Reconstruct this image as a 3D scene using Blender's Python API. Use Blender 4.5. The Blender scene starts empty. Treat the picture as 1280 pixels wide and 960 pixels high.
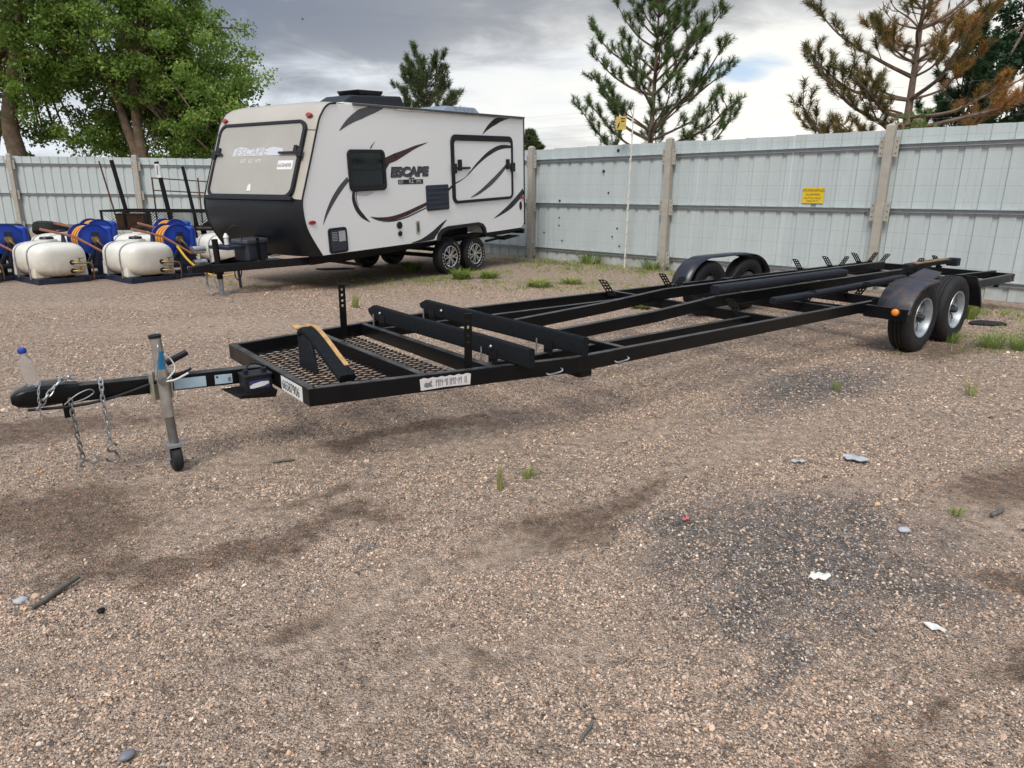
import bpy, bmesh, math, random
import numpy as np
from mathutils import Vector, Matrix, noise

random.seed(7)
RNG = np.random.default_rng(7)
SC = bpy.context.scene
COL = SC.collection
PI = math.pi

# ------------------------------------------------------------------ camera
F_PX, HOR, ROLL, CAM_H = 855.0, 242.0, 0.010, 1.58
pitch = math.atan(HOR / F_PX)
cam_d = bpy.data.cameras.new('camera')
cam_d.sensor_fit = 'HORIZONTAL'
cam_d.sensor_width = 36.0
cam_d.lens = 36.0 * F_PX / 1280.0
cam_d.clip_start = 0.05
cam_d.clip_end = 2000.0
cam = bpy.data.objects.new('camera', cam_d)
COL.objects.link(cam)
cam.location = (0, 0, CAM_H)
fw = Vector((0, math.cos(pitch), -math.sin(pitch)))
dn = Vector((0, -math.sin(pitch), -math.cos(pitch)))
rt = Vector((1, 0, 0))
r2 = math.cos(ROLL) * rt - math.sin(ROLL) * dn
d2 = math.sin(ROLL) * rt + math.cos(ROLL) * dn
M = Matrix.Identity(4)
for i in range(3):
    M[i][0] = r2[i]; M[i][1] = -d2[i]; M[i][2] = -fw[i]
M.translation = (0, 0, CAM_H)
cam.matrix_world = M
SC.camera = cam

# ------------------------------------------------------------------ world, sun, exposure
SUN_EL, SUN_AZ = math.radians(50), math.radians(200)     # azimuth clockwise from +Y
wd = bpy.data.worlds.new('World')
SC.world = wd
wd.use_nodes = True
wn = wd.node_tree.nodes; wl = wd.node_tree.links
wn.clear()

def W(t, **k):
    n = wn.new(t)
    for a, b in k.items(): setattr(n, a, b)
    return n
def wmath(op, a, b=None, c=None):
    n = W('ShaderNodeMath', operation=op)
    for i, x in enumerate((a, b, c)):
        if x is None: continue
        if isinstance(x, (int, float)): n.inputs[i].default_value = x
        else: wl.new(x, n.inputs[i])
    return n.outputs[0]
def wmap(x, a, b, c=0.0, d=1.0, smooth=True):
    n = W('ShaderNodeMapRange')
    n.interpolation_type = 'SMOOTHSTEP' if smooth else 'LINEAR'
    wl.new(x, n.inputs[0])
    for i, v in enumerate((a, b, c, d)): n.inputs[i + 1].default_value = v
    return n.outputs[0]
def wmix(f, a, b):
    n = W('ShaderNodeMix', data_type='RGBA')
    for i, x in ((0, f), (6, a), (7, b)):
        if isinstance(x, (int, float)): n.inputs[i].default_value = x
        elif isinstance(x, tuple): n.inputs[i].default_value = (*x, 1)
        else: wl.new(x, n.inputs[i])
    return n.outputs[2]
sky = W('ShaderNodeTexSky', sky_type='NISHITA', sun_disc=False, sun_elevation=SUN_EL, sun_rotation=SUN_AZ)
skys = W('ShaderNodeVectorMath', operation='SCALE')
wl.new(sky.outputs[0], skys.inputs[0]); skys.inputs[3].default_value = 0.05
tc = W('ShaderNodeTexCoord')
sep = W('ShaderNodeSeparateXYZ'); wl.new(tc.outputs['Generated'], sep.inputs[0])
dx, dy, dz = sep.outputs
den = wmath('ADD', wmath('MAXIMUM', dz, 0.0), 0.16)
cxy = W('ShaderNodeCombineXYZ')
wl.new(wmath('DIVIDE', dx, den), cxy.inputs[0]); wl.new(wmath('DIVIDE', dy, den), cxy.inputs[1])
def wnoise(scale, detail, rough, dist, off):
    mp = W('ShaderNodeMapping'); mp.inputs['Location'].default_value = off
    mp.inputs['Scale'].default_value = (1.0, 1.25, 1)
    wl.new(cxy.outputs[0], mp.inputs[0])
    n = W('ShaderNodeTexNoise'); wl.new(mp.outputs[0], n.inputs['Vector'])
    n.inputs['Scale'].default_value = scale; n.inputs['Detail'].default_value = detail
    n.inputs['Roughness'].default_value = rough; n.inputs['Distortion'].default_value = dist
    return n.outputs[0]
n1 = wnoise(0.62, 4, 0.52, 0.35, (3.1, 1.7, 0))
n2 = wnoise(1.9, 5, 0.58, 0.5, (7.7, 2.2, 4))
cl = wmath('ADD', wmath('MULTIPLY', n1, 0.62), wmath('MULTIPLY', n2, 0.38))
cl = wmath('ADD', cl, wmap(dz, 0.10, 0.26, -0.045, 0.065))
dens = wmap(cl, 0.41, 0.60)
thin = (0.50, 0.545, 0.61); thick = (0.150, 0.175, 0.225)
ccol = wmix(dens, thin, thick)
# bright break in the cloud low over the pines
low = wmap(dz, 0.33, 0.06)
rightw = wmap(dx, -0.42, 0.42)
glow = wmath('MULTIPLY', wmath('MULTIPLY', low, rightw), wmap(n2, 0.68, 0.34, 0.55, 1.0))
ccol = wmix(glow, ccol, (0.86, 0.80, 0.66))
lowl = wmath('MULTIPLY', wmap(dz, 0.22, 0.0), 0.45)
ccol = wmix(lowl, ccol, (0.66, 0.68, 0.68))
# an overcast vault is brighter overhead than near the horizon
zen = wmap(dz, 0.34, 1.0, 1.0, 2.9, False)
vs = W('ShaderNodeVectorMath', operation='SCALE'); wl.new(ccol, vs.inputs[0]); wl.new(zen, vs.inputs[3])
# a few thin gaps show blue sky
gu = wmath('DIVIDE', wmath('SUBTRACT', wmath('MULTIPLY', dx, 0.957), wmath('MULTIPLY', dy, 0.289)), 0.055)
gv_ = wmath('DIVIDE', wmath('SUBTRACT', wmath('SUBTRACT', dz, 0.150), wmath('MULTIPLY', gu, 0.004)), 0.013)
gr = wmath('ADD', wmath('MULTIPLY', gu, gu), wmath('MULTIPLY', gv_, gv_))
front_ = wmap(dy, 0.0, 0.2)
gap = wmath('MULTIPLY', wmath('MULTIPLY', wmap(wmath('ADD', gr, wmath('MULTIPLY', wmath('SUBTRACT', n2, 0.5), 7.0)), 1.6, -0.6), 0.75), front_)
bluesky = W('ShaderNodeVectorMath', operation='ADD'); wl.new(skys.outputs[0], bluesky.inputs[0]); bluesky.inputs[1].default_value = (0.09, 0.16, 0.27)
fin = wmix(gap, vs.outputs[0], bluesky.outputs[0])
bg = W('ShaderNodeBackground'); wl.new(fin, bg.inputs[0]); bg.inputs[1].default_value = 1.0
wo = W('ShaderNodeOutputWorld'); wl.new(bg.outputs[0], wo.inputs[0])

sd = bpy.data.lights.new('sun', 'SUN')
sd.energy = 2.0; sd.angle = math.radians(24); sd.color = (1.0, 0.95, 0.88)
sun = bpy.data.objects.new('sun', sd); COL.objects.link(sun)
sv = Vector((math.sin(SUN_AZ) * math.cos(SUN_EL), math.cos(SUN_AZ) * math.cos(SUN_EL), math.sin(SUN_EL)))
sun.rotation_euler = sv.to_track_quat('Z', 'Y').to_euler()
SC.view_settings.view_transform = 'Standard'
SC.view_settings.look = 'None'
SC.view_settings.gamma = 1.0
SC.view_settings.exposure = 0.60
try:
    SC.cycles.max_bounces = 6; SC.cycles.diffuse_bounces = 3; SC.cycles.glossy_bounces = 2; SC.cycles.transmission_bounces = 3; SC.cycles.transparent_max_bounces = 4; SC.cycles.use_adaptive_sampling = True; SC.cycles.adaptive_threshold = 0.02
except Exception: pass
SC.view_settings.use_curve_mapping = False

# ------------------------------------------------------------------ materials
MATS = {}
class NT:
    """small helper round a material's node tree"""
    def __init__(s, name):
        s.m = bpy.data.materials.new(name); s.m.use_nodes = True
        s.n = s.m.node_tree.nodes; s.l = s.m.node_tree.links
        s.b = s.n['Principled BSDF']; s.out = s.n['Material Output']
        s._tc = None
    def new(s, t, **k):
        n = s.n.new(t)
        for a, b in k.items(): setattr(n, a, b)
        return n
    def put(s, sock, x):
        if isinstance(x, (int, float)): sock.default_value = x
        elif isinstance(x, tuple): sock.default_value = (*x, 1) if len(x) == 3 and len(sock.default_value) == 4 else x
        else: s.l.new(x, sock)
    def coord(s, which='Object'):
        if s._tc is None: s._tc = s.new('ShaderNodeTexCoord')
        return s._tc.outputs[which]
    def mapping(s, vec, scale=(1, 1, 1), loc=(0, 0, 0), rot=(0, 0, 0)):
        n = s.new('ShaderNodeMapping'); s.l.new(vec, n.inputs[0])
        n.inputs['Scale'].default_value = scale; n.inputs['Location'].default_value = loc; n.inputs['Rotation'].default_value = rot
        return n.outputs[0]
    def noise(s, vec, scale, detail=3, rough=0.55, dist=0.0):
        n = s.new('ShaderNodeTexNoise'); s.l.new(vec, n.inputs['Vector'])
        for k, v in (('Scale', scale), ('Detail', detail), ('Roughness', rough), ('Distortion', dist)): n.inputs[k].default_value = v
        return n.outputs[0]
    def voro(s, vec, scale, feature='F1', rnd=1.0):
        n = s.new('ShaderNodeTexVoronoi', feature=feature); s.l.new(vec, n.inputs['Vector'])
        n.inputs['Scale'].default_value = scale; n.inputs['Randomness'].default_value = rnd
        return n
    def math(s, op, a, b=0.0):
        n = s.new('ShaderNodeMath', operation=op); s.put(n.inputs[0], a); s.put(n.inputs[1], b); return n.outputs[0]
    def rng(s, x, a, b, c=0.0, d=1.0):
        n = s.new('ShaderNodeMapRange'); s.l.new(x, n.inputs[0])
        for i, v in enumerate((a, b, c, d)): n.inputs[i + 1].default_value = v
        return n.outputs[0]
    def mix(s, f, a, b, bt='MIX'):
        n = s.new('ShaderNodeMix', data_type='RGBA', blend_type=bt)
        s.put(n.inputs[0], f); s.put(n.inputs[6], a); s.put(n.inputs[7], b); return n.outputs[2]
    def ramp(s, x, stops, interp='LINEAR'):
        n = s.new('ShaderNodeValToRGB'); s.l.new(x, n.inputs[0]); e = n.color_ramp.elements; n.color_ramp.interpolation = interp
        while len(e) < len(stops): e.new(0.5)
        for i, (p, c) in enumerate(stops): e[i].position = p; e[i].color = (*c, 1)
        return n.outputs[0]
    def bump(s, h, strength=0.3, dist=0.01):
        n = s.new('ShaderNodeBump'); n.inputs['Strength'].default_value = strength; n.inputs['Distance'].default_value = dist
        s.l.new(h, n.inputs['Height']); s.l.new(n.outputs[0], s.b.inputs['Normal']); return n
    def base(s, c): s.put(s.b.inputs['Base Color'], c)
    def set(s, **k):
        for a, v in k.items(): s.put(s.b.inputs[a.replace('_', ' ')], v)

def simple(name, col, rough=0.5, metal=0.0, var=0.12, vscale=6.0, dust=0.0, dustcol=(0.30, 0.24, 0.18), bump=0.0, bscale=60.0, spec=0.5, flat=False):
    t = NT(name); v = t.coord('Object')
    n = t.noise(v, vscale, 5, 0.6)
    lo = tuple(c * (1 - var) for c in col); hi = tuple(min(1, c * (1 + var)) for c in col)
    c = t.mix(t.rng(n, 0.3, 0.7), lo, hi)
    if dust > 0:
        d = t.noise(v, vscale * 2.3, 6, 0.7)
        c = t.mix(t.rng(d, 0.45, 0.78, 0, dust), c, dustcol)
    t.base(c)
    t.set(Roughness=rough if flat else t.rng(n, 0.3, 0.7, max(0, rough - 0.07), min(1, rough + 0.08)), Metallic=metal, Specular_IOR_Level=spec)
    if bump > 0: t.bump(t.noise(v, bscale, 4, 0.6), bump, 0.004)
    MATS[name] = t.m
    return t.m

simple('black_paint', (0.0045, 0.0048, 0.0055), 0.30, 0, 0.2, 5, 0.008, spec=0.22)
def steel_top_sheen():
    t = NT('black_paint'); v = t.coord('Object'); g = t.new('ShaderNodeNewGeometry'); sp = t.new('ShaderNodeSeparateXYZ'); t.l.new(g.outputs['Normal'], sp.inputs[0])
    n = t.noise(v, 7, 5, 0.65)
    up = t.math('MULTIPLY', t.rng(sp.outputs[2], 0.75, 0.98), t.rng(n, 0.34, 0.66, 0.05, 0.55))  # upward faces painted paler, standing in for reflected sky
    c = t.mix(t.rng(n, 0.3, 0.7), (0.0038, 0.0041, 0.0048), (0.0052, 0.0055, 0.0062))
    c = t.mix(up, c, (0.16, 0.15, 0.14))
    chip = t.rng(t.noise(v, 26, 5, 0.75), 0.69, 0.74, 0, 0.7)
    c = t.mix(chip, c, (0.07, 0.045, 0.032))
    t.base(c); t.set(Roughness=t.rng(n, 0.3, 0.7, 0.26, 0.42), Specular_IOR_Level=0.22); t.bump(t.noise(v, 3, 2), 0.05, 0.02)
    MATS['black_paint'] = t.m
steel_top_sheen()
simple('black_dull', (0.007, 0.007, 0.008), 0.5, 0, 0.2, 8, 0.02, spec=0.2)
simple('black_plastic', (0.009, 0.010, 0.013), 0.40, 0, 0.15, 8, 0.02, spec=0.3)
simple('rubber', (0.011, 0.011, 0.012), 0.7, 0, 0.2, 9, 0.14, (0.12, 0.10, 0.085), spec=0.35)
simple('carpet', (0.010, 0.012, 0.0145), 0.95, 0, 0.45, 60, 0.22, (0.06, 0.06, 0.06), 0.9, 240, spec=0.1)
simple('carpet_worn', (0.009, 0.011, 0.016), 0.5, 0, 0.4, 14, 0.08, (0.10, 0.10, 0.11), 0.7, 120, spec=0.22)
simple('plywood', (0.46, 0.27, 0.11), 0.8, 0, 0.3, 18, 0.45, (0.16, 0.10, 0.06))
simple('plywood_old', (0.24, 0.15, 0.08), 0.85, 0, 0.4, 9, 0.8, (0.02, 0.018, 0.018))
simple('galv', (0.42, 0.43, 0.44), 0.45, 0.85, 0.18, 22, 0.12)
simple('galv_dark', (0.20, 0.195, 0.185), 0.5, 0.7, 0.2, 22, 0.25)
simple('jack_tube', (0.46, 0.445, 0.41), 0.42, 0.75, 0.15, 15, 0.2)
simple('clamp_zinc', (0.40, 0.39, 0.31), 0.5, 0.6, 0.15, 20, 0.1)
simple('rim_grey', (0.40, 0.43, 0.46), 0.42, 0.55, 0.12, 9, 0.12)
simple('rim_hub', (0.05, 0.05, 0.055), 0.5, 0.5, 0.2, 20, 0.2)
simple('alloy', (0.62, 0.62, 0.63), 0.25, 0.9, 0.06, 9, 0.04)
simple('alloy_black', (0.015, 0.015, 0.016), 0.3, 0.2)
simple('rust_paint', (0.10, 0.045, 0.02), 0.8, 0.1, 0.4, 8, 0.3, (0.02, 0.015, 0.012))
simple('white_sticker', (0.70, 0.70, 0.68), 0.45, 0, 0.05, 12, 0.12)
simple('worn_sticker', (0.62, 0.59, 0.58), 0.6, 0, 0.1, 30, 0.25)
simple('blue_sticker', (0.40, 0.52, 0.60), 0.45, 0, 0.06, 30, 0.06)
simple('ink', (0.015, 0.015, 0.017), 0.5)
simple('ink_grey', (0.16, 0.16, 0.18), 0.5)
simple('ink_blue', (0.03, 0.04, 0.18), 0.45)
simple('blue_label', (0.02, 0.22, 0.45), 0.4)
simple('blue_paint', (0.004, 0.040, 0.32), 0.36, 0, 0.12, 5, 0.04)
simple('skid_blue', (0.006, 0.014, 0.04), 0.5, 0, 0.2, 5, 0.15)
simple('hose_orange', (0.62, 0.27, 0.03), 0.55, 0, 0.12, 12, 0.08, bump=0.5, bscale=40)
simple('hose_yellow', (0.68, 0.43, 0.03), 0.55, 0, 0.12, 12, 0.08)
simple('wand_red', (0.34, 0.13, 0.07), 0.6, 0, 0.2, 12, 0.1)
simple('brass', (0.30, 0.20, 0.09), 0.45, 0.8, 0.2, 20, 0.1)
simple('amber_lens', (0.85, 0.24, 0.02), 0.2, 0, 0.05)
simple('red_lens', (0.30, 0.035, 0.02), 0.2, 0, 0.05)
simple('rv_white', (0.82, 0.82, 0.81), 0.30, 0, 0.006, 0.8, 0.0, flat=True)
simple('rv_cap', (0.40, 0.37, 0.32), 0.35, 0, 0.05, 1.4, 0.10, (0.40, 0.36, 0.30))
simple('rv_hatch', (0.335, 0.32, 0.29), 0.4, 0, 0.05, 1.6, 0.12, (0.50, 0.47, 0.42))
simple('rv_ghost', (0.52, 0.54, 0.58), 0.45, 0, 0.05, 8, 0.1)
simple('rv_grey', (0.06, 0.064, 0.072), 0.3, 0, 0.1, 3)
simple('rv_dark', (0.012, 0.011, 0.014), 0.3, 0, 0.1, 3)
simple('rv_maroon', (0.045, 0.014, 0.012), 0.3, 0, 0.2, 3)
simple('rv_glass', (0.006, 0.010, 0.012), 0.08, 0, 0.1, 2)
simple('navy_plastic', (0.020, 0.026, 0.045), 0.45, 0, 0.15, 6, 0.05)
simple('vent_smoke', (0.16, 0.20, 0.23), 0.3, 0, 0.1, 6)
simple('chrome', (0.62, 0.62, 0.62), 0.2, 0.95, 0.05)
simple('post_beige', (0.36, 0.335, 0.285), 0.7, 0.1, 0.12, 6, 0.15, (0.30, 0.25, 0.20), 0.3, 60)
simple('rail_galv', (0.38, 0.41, 0.425), 0.5, 0.3, 0.14, 7, 0.12, (0.25, 0.25, 0.24))
simple('hole_dark', (0.02, 0.022, 0.022), 0.9)
simple('sign_yellow', (0.66, 0.45, 0.012), 0.45, 0, 0.08, 20, 0.05)
simple('sign_faded', (0.52, 0.37, 0.07), 0.6, 0, 0.2, 20, 0.3, (0.6, 0.5, 0.3))
simple('wire_grey', (0.20, 0.20, 0.20), 0.5, 0.6)
simple('pole_white', (0.62, 0.60, 0.52), 0.6, 0, 0.1, 8, 0.1)
simple('bark', (0.15, 0.105, 0.07), 0.95, 0, 0.45, 5, 0.3, (0.07, 0.05, 0.04), 0.8, 18)
simple('bark_pine', (0.12, 0.085, 0.06), 0.95, 0, 0.4, 6, 0.3, (0.05, 0.04, 0.03), 0.8, 20)
simple('dead_wood', (0.17, 0.12, 0.09), 0.95, 0, 0.35, 9)
simple('stick_grey', (0.11, 0.10, 0.085), 0.95, 0, 0.3, 30, bump=0.6, bscale=90)
simple('litter_white', (0.66, 0.65, 0.60), 0.7, 0, 0.1, 30, 0.3, bump=0.5, bscale=40)
simple('litter_grey', (0.38, 0.40, 0.42), 0.6, 0, 0.12, 20, 0.2)
simple('litter_red', (0.50, 0.10, 0.09), 0.6)
simple('bird_dark', (0.03, 0.03, 0.035), 0.8)

def tank_mat():
    t = NT('tank_poly'); v = t.coord('Object')
    n = t.noise(v, 2.2, 4); 
    c = t.mix(t.rng(n, 0.3, 0.7), (0.62, 0.60, 0.53), (0.72, 0.70, 0.64))
    sp = t.new('ShaderNodeSeparateXYZ'); t.l.new(v, sp.inputs[0])
    oi = t.new('ShaderNodeObjectInfo')
    st = t.math('MULTIPLY', t.math('MULTIPLY', t.rng(sp.outputs[2], 0.52, 0.12, 0, 1), t.rng(oi.outputs['Random'], 0, 1, 0.5, 1.6)), t.rng(t.noise(v, 5, 5, 0.65), 0.36, 0.66))
    c = t.mix(t.math('MULTIPLY', st, 0.6), c, (0.42, 0.29, 0.13))
    t.base(c); t.set(Roughness=0.42, Subsurface_Weight=0.0)
    MATS['tank_poly'] = t.m
tank_mat()

def diamond_mat():
    t = NT('diamond_plate'); v = t.coord('Object')
    w = t.new('ShaderNodeTexChecker'); t.l.new(t.mapping(v, (1, 1, 1), rot=(0, 0, 0)), w.inputs[0]); w.inputs['Scale'].default_value = 32
    t.base(t.mix(t.noise(v, 3, 4), (0.005, 0.008, 0.013), (0.011, 0.015, 0.022))); t.set(Roughness=0.36, Metallic=0.2)
    t.bump(w.outputs[1], 0.25, 0.006); MATS['diamond_plate'] = t.m
diamond_mat()

def panel_mat():
    t = NT('panel_metal'); v = t.coord('Object')
    oi = t.new('ShaderNodeObjectInfo')
    n = t.noise(t.mapping(v, (1, 1, 0.25)), 2.0, 5, 0.6)
    c = t.mix(t.rng(n, 0.3, 0.7), (0.405, 0.455, 0.452), (0.475, 0.525, 0.52))
    c = t.mix(t.math('MULTIPLY', oi.outputs['Random'], 0.22), c, (0.36, 0.41, 0.43))
    streak = t.rng(t.noise(t.mapping(v, (9, 9, 0.35)), 3.0, 6, 0.7), 0.5, 0.8, 0, 0.28)
    c = t.mix(streak, c, (0.33, 0.36, 0.36))
    sp = t.new('ShaderNodeSeparateXYZ'); t.l.new(v, sp.inputs[0])
    dirt = t.math('MULTIPLY', t.rng(sp.outputs[2], 0.45, 0.0, 0, 0.6), t.rng(t.noise(v, 6, 5, 0.7), 0.35, 0.7))
    c = t.mix(dirt, c, (0.30, 0.24, 0.18))
    t.base(c); t.set(Roughness=0.5, Metallic=0.0)
    t.bump(t.noise(t.mapping(v, (1.4, 1.4, 0.7)), 2.0, 3), 0.12, 0.02)
    MATS['panel_metal'] = t.m
panel_mat()

def leaf_mat(name, ramp, trans=0.35, rough=0.5):
    t = NT(name)
    a = t.new('ShaderNodeAttribute', attribute_name='tint')
    c = t.ramp(a.outputs['Fac'], ramp)
    t.base(c); t.set(Roughness=rough, Specular_IOR_Level=0.3)
    tr = t.new('ShaderNodeBsdfTranslucent'); t.l.new(c, tr.inputs[0])
    ms = t.new('ShaderNodeMixShader'); ms.inputs[0].default_value = trans
    t.l.new(t.b.outputs[0], ms.inputs[1]); t.l.new(tr.outputs[0], ms.inputs[2]); t.l.new(ms.outputs[0], t.out.inputs[0])
    MATS[name] = t.m
leaf_mat('leaf_cottonwood', [(0, (0.105, 0.175, 0.036)), (0.5, (0.205, 0.325, 0.066)), (0.93, (0.33, 0.46, 0.105)), (1.0, (0.50, 0.42, 0.15))], 0.5)
leaf_mat('needle_green', [(0, (0.050, 0.090, 0.026)), (0.6, (0.105, 0.175, 0.048)), (1.0, (0.18, 0.26, 0.075))], 0.4)
leaf_mat('needle_brown', [(0, (0.10, 0.11, 0.034)), (0.4, (0.21, 0.16, 0.045)), (0.7, (0.38, 0.185, 0.05)), (1.0, (0.52, 0.24, 0.06))], 0.4)
leaf_mat('needle_dark', [(0, (0.012, 0.034, 0.014)), (0.7, (0.030, 0.072, 0.026)), (1.0, (0.06, 0.11, 0.036))], 0.25)
leaf_mat('needle_far', [(0, (0.055, 0.085, 0.036)), (1.0, (0.13, 0.17, 0.065))], 0.3)
def clear_mat():
    t = NT('clear_plastic'); t.base((0.9, 0.94, 0.96)); t.set(Roughness=0.12, IOR=1.2, Transmission_Weight=0.92)
    MATS['clear_plastic'] = t.m
clear_mat()
leaf_mat('leaf_bush', [(0, (0.08, 0.14, 0.03)), (1.0, (0.17, 0.25, 0.06))], 0.4)
leaf_mat('grass_blade', [(0, (0.12, 0.185, 0.04)), (0.6, (0.235, 0.32, 0.075)), (1.0, (0.46, 0.43, 0.17))], 0.4)

# ------------------------------------------------------------------ geometry helpers
def V3(p): return Vector(p)
class MB:
    """collects shapes into one mesh"""
    def __init__(s): s.v = []; s.f = []
    def add(s, vs, fs):
        b = len(s.v); s.v += [tuple(p) for p in vs]; s.f += [tuple(i + b for i in f) for f in fs]; return s
    def box(s, c, size, rot=None):
        x, y, z = (k / 2 for k in size)
        P = [Vector(p) for p in ((-x,-y,-z),(x,-y,-z),(x,y,-z),(-x,y,-z),(-x,-y,z),(x,-y,z),(x,y,z),(-x,y,z))]
        if rot is not None: P = [rot @ p for p in P]
        c = Vector(c)
        return s.add([p + c for p in P], [(0,3,2,1),(4,5,6,7),(0,1,5,4),(1,2,6,5),(2,3,7,6),(3,0,4,7)])
    def hexa(s, P):
        return s.add(P, [(0,3,2,1),(4,5,6,7),(0,1,5,4),(1,2,6,5),(2,3,7,6),(3,0,4,7)])
    def beam(s, p, q, w, h, up=(0, 0, 1)):
        p = Vector(p); q = Vector(q); d = (q - p).normalized(); up = Vector(up)
        side = d.cross(up).normalized(); u = side.cross(d).normalized()
        P = []
        for e in (p, q):
            for a, b in ((-1,-1),(1,-1),(1,1),(-1,1)): P.append(e + side * (a * w / 2) + u * (b * h / 2))
        return s.add(P, [(0,1,2,3),(7,6,5,4),(0,4,5,1),(1,5,6,2),(2,6,7,3),(3,7,4,0)])
    def strip(s, pts, w, zt, zb):
        """mitred beam along a plan polyline; zt, zb = top and bottom heights (numbers or lists)"""
        n = len(pts); L = []; R = []
        for i in range(n):
            p = Vector(pts[i][:2])
            d0 = (Vector(pts[i][:2]) - Vector(pts[i-1][:2])).normalized() if i > 0 else None
            d1 = (Vector(pts[i+1][:2]) - Vector(pts[i][:2])).normalized() if i < n-1 else None
            if d0 is None: d0 = d1
            if d1 is None: d1 = d0
            m = (d0 + d1).normalized(); nn = Vector((-m.y, m.x)); k = w / 2 / max(0.3, m.dot(d0))
            L.append(p + nn * k); R.append(p - nn * k)
        T = zt if isinstance(zt, (list, tuple)) else [zt] * n
        B = zb if isinstance(zb, (list, tuple)) else [zb] * n
        vs = []
        for i in range(n):
            vs += [(L[i].x, L[i].y, B[i]), (R[i].x, R[i].y, B[i]), (R[i].x, R[i].y, T[i]), (L[i].x, L[i].y, T[i])]
        fs = [(0, 1, 2, 3), tuple(4*(n-1) + k for k in (3, 2, 1, 0))]
        for i in range(n - 1):
            a = 4 * i; b = a + 4
            for k in range(4): fs.append((a + k, b + k, b + (k+1) % 4, a + (k+1) % 4))
        return s.add(vs, fs)
    def tube(s, pts, r, seg=8, cap=True, closed=False):
        pts = [Vector(p) for p in pts]; n = len(pts)
        R = r if isinstance(r, (list, tuple)) else [r] * n
        base = len(s.v); prev = None
        for i in range(n):
            if closed: d = pts[(i+1) % n] - pts[i-1]
            else: d = pts[min(i+1, n-1)] - pts[max(i-1, 0)]
            d.normalize()
            if prev is None:
                a = Vector((0, 0, 1)) if abs(d.z) < 0.9 else Vector((1, 0, 0))
                u = d.cross(a).normalized()
            else:
                u = prev - d * prev.dot(d)
                u = u.normalized() if u.length > 1e-6 else d.orthogonal().normalized()
            prev = u; w = d.cross(u)
            for k in range(seg):
                t = 2 * PI * k / seg
                s.v.append(tuple(pts[i] + (u * math.cos(t) + w * math.sin(t)) * R[i]))
        for i in range(n if closed else n - 1):
            a = base + i * seg; b = base + ((i + 1) % n) * seg
            for k in range(seg): s.f.append((a + k, a + (k+1) % seg, b + (k+1) % seg, b + k))
        if cap and not closed:
            s.f.append(tuple(base + k for k in reversed(range(seg))))
            s.f.append(tuple(base + (n-1) * seg + k for k in range(seg)))
        return s
    def lathe(s, prof, seg=32, M=None, close=False):
        """prof: list of (radius, axial); axis = local Y of M (default world Y)"""
        base = len(s.v); n = len(prof)
        for r, a in prof:
            for k in range(seg):
                t = 2 * PI * k / seg; p = Vector((r * math.cos(t), a, r * math.sin(t)))
                s.v.append(tuple(M @ p if M else p))
        for i in range(n if close else n - 1):
            a = base + i * seg; b = base + ((i+1) % n) * seg
            for k in range(seg): s.f.append((a + k, b + k, b + (k+1) % seg, a + (k+1) % seg))
        return s
    def prism(s, poly, fn, t0, t1):
        """polygon (list of 2-d points) extruded between t0 and t1; fn(x, y, t) -> 3-d"""
        n = len(poly); b = len(s.v)
        s.v += [tuple(fn(x, y, t0)) for x, y in poly] + [tuple(fn(x, y, t1)) for x, y in poly]
        s.f.append(tuple(b + i for i in reversed(range(n)))); s.f.append(tuple(b + n + i for i in range(n)))
        for i in range(n): j = (i + 1) % n; s.f.append((b + i, b + j, b + n + j, b + n + i))
        return s
    def ring(s, outer, inner, fn, t0, t1):
        """frame between two outlines with the same number of points"""
        n = len(outer); b = len(s.v)
        for P, t in ((outer, t0), (inner, t0), (outer, t1), (inner, t1)): s.v += [tuple(fn(x, y, t)) for x, y in P]
        for i in range(n):
            j = (i + 1) % n
            s.f += [(b+2*n+i, b+2*n+j, b+3*n+j, b+3*n+i), (b+i, b+j, b+2*n+j, b+2*n+i), (b+n+i, b+3*n+i, b+3*n+j, b+n+j), (b+i, b+n+i, b+n+j, b+j)]
        return s
    def grid(s, fn, nu, nv):
        b = len(s.v)
        for i in range(nu + 1):
            for j in range(nv + 1): s.v.append(tuple(fn(i / nu, j / nv)))
        for i in range(nu):
            for j in range(nv):
                a = b + i * (nv + 1) + j; s.f.append((a, a + nv + 1, a + nv + 2, a + 1))
        return s
    def mesh(s, name):
        m = bpy.data.meshes.new(name); m.from_pydata(s.v, [], s.f); m.update()
        bm = bmesh.new(); bm.from_mesh(m); bmesh.ops.recalc_face_normals(bm, faces=bm.faces); bm.to_mesh(m); bm.free()
        return m

def link(name, mesh, mat=None, parent=None):
    o = bpy.data.objects.new(name, mesh); COL.objects.link(o)
    if mat and mesh is not None:
        if not mesh.materials: mesh.materials.append(MATS[mat])
    if parent is not None: o.parent = parent
    return o
def obj(name, mb, mat, parent=None, smooth=None, bevel=0.0, seg=2):
    m = mb.mesh(name) if isinstance(mb, MB) else mb
    o = link(name, m, mat, parent)
    if smooth is not None:
        m.polygons.foreach_set('use_smooth', [True] * len(m.polygons))
        m.set_sharp_from_angle(angle=math.radians(smooth))
    if bevel > 0:
        b = o.modifiers.new('bevel', 'BEVEL'); b.width = bevel; b.segments = seg; b.limit_method = 'ANGLE'; b.angle_limit = math.radians(40)
    return o
def tag(o, label, cat=None, group=None, kind=None):
    o['label'] = label
    if cat: o['category'] = cat
    if group: o['group'] = group
    if kind: o['kind'] = kind
    return o
def thing(name, label, cat, loc=(0, 0, 0), rz=0.0, group=None, matrix=None):
    o = bpy.data.objects.new(name, None); COL.objects.link(o); o.empty_display_size = 0.2
    if matrix is not None: o.matrix_world = matrix
    else: o.location = loc; o.rotation_euler = (0, 0, rz)
    return tag(o, label, cat, group)
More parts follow.
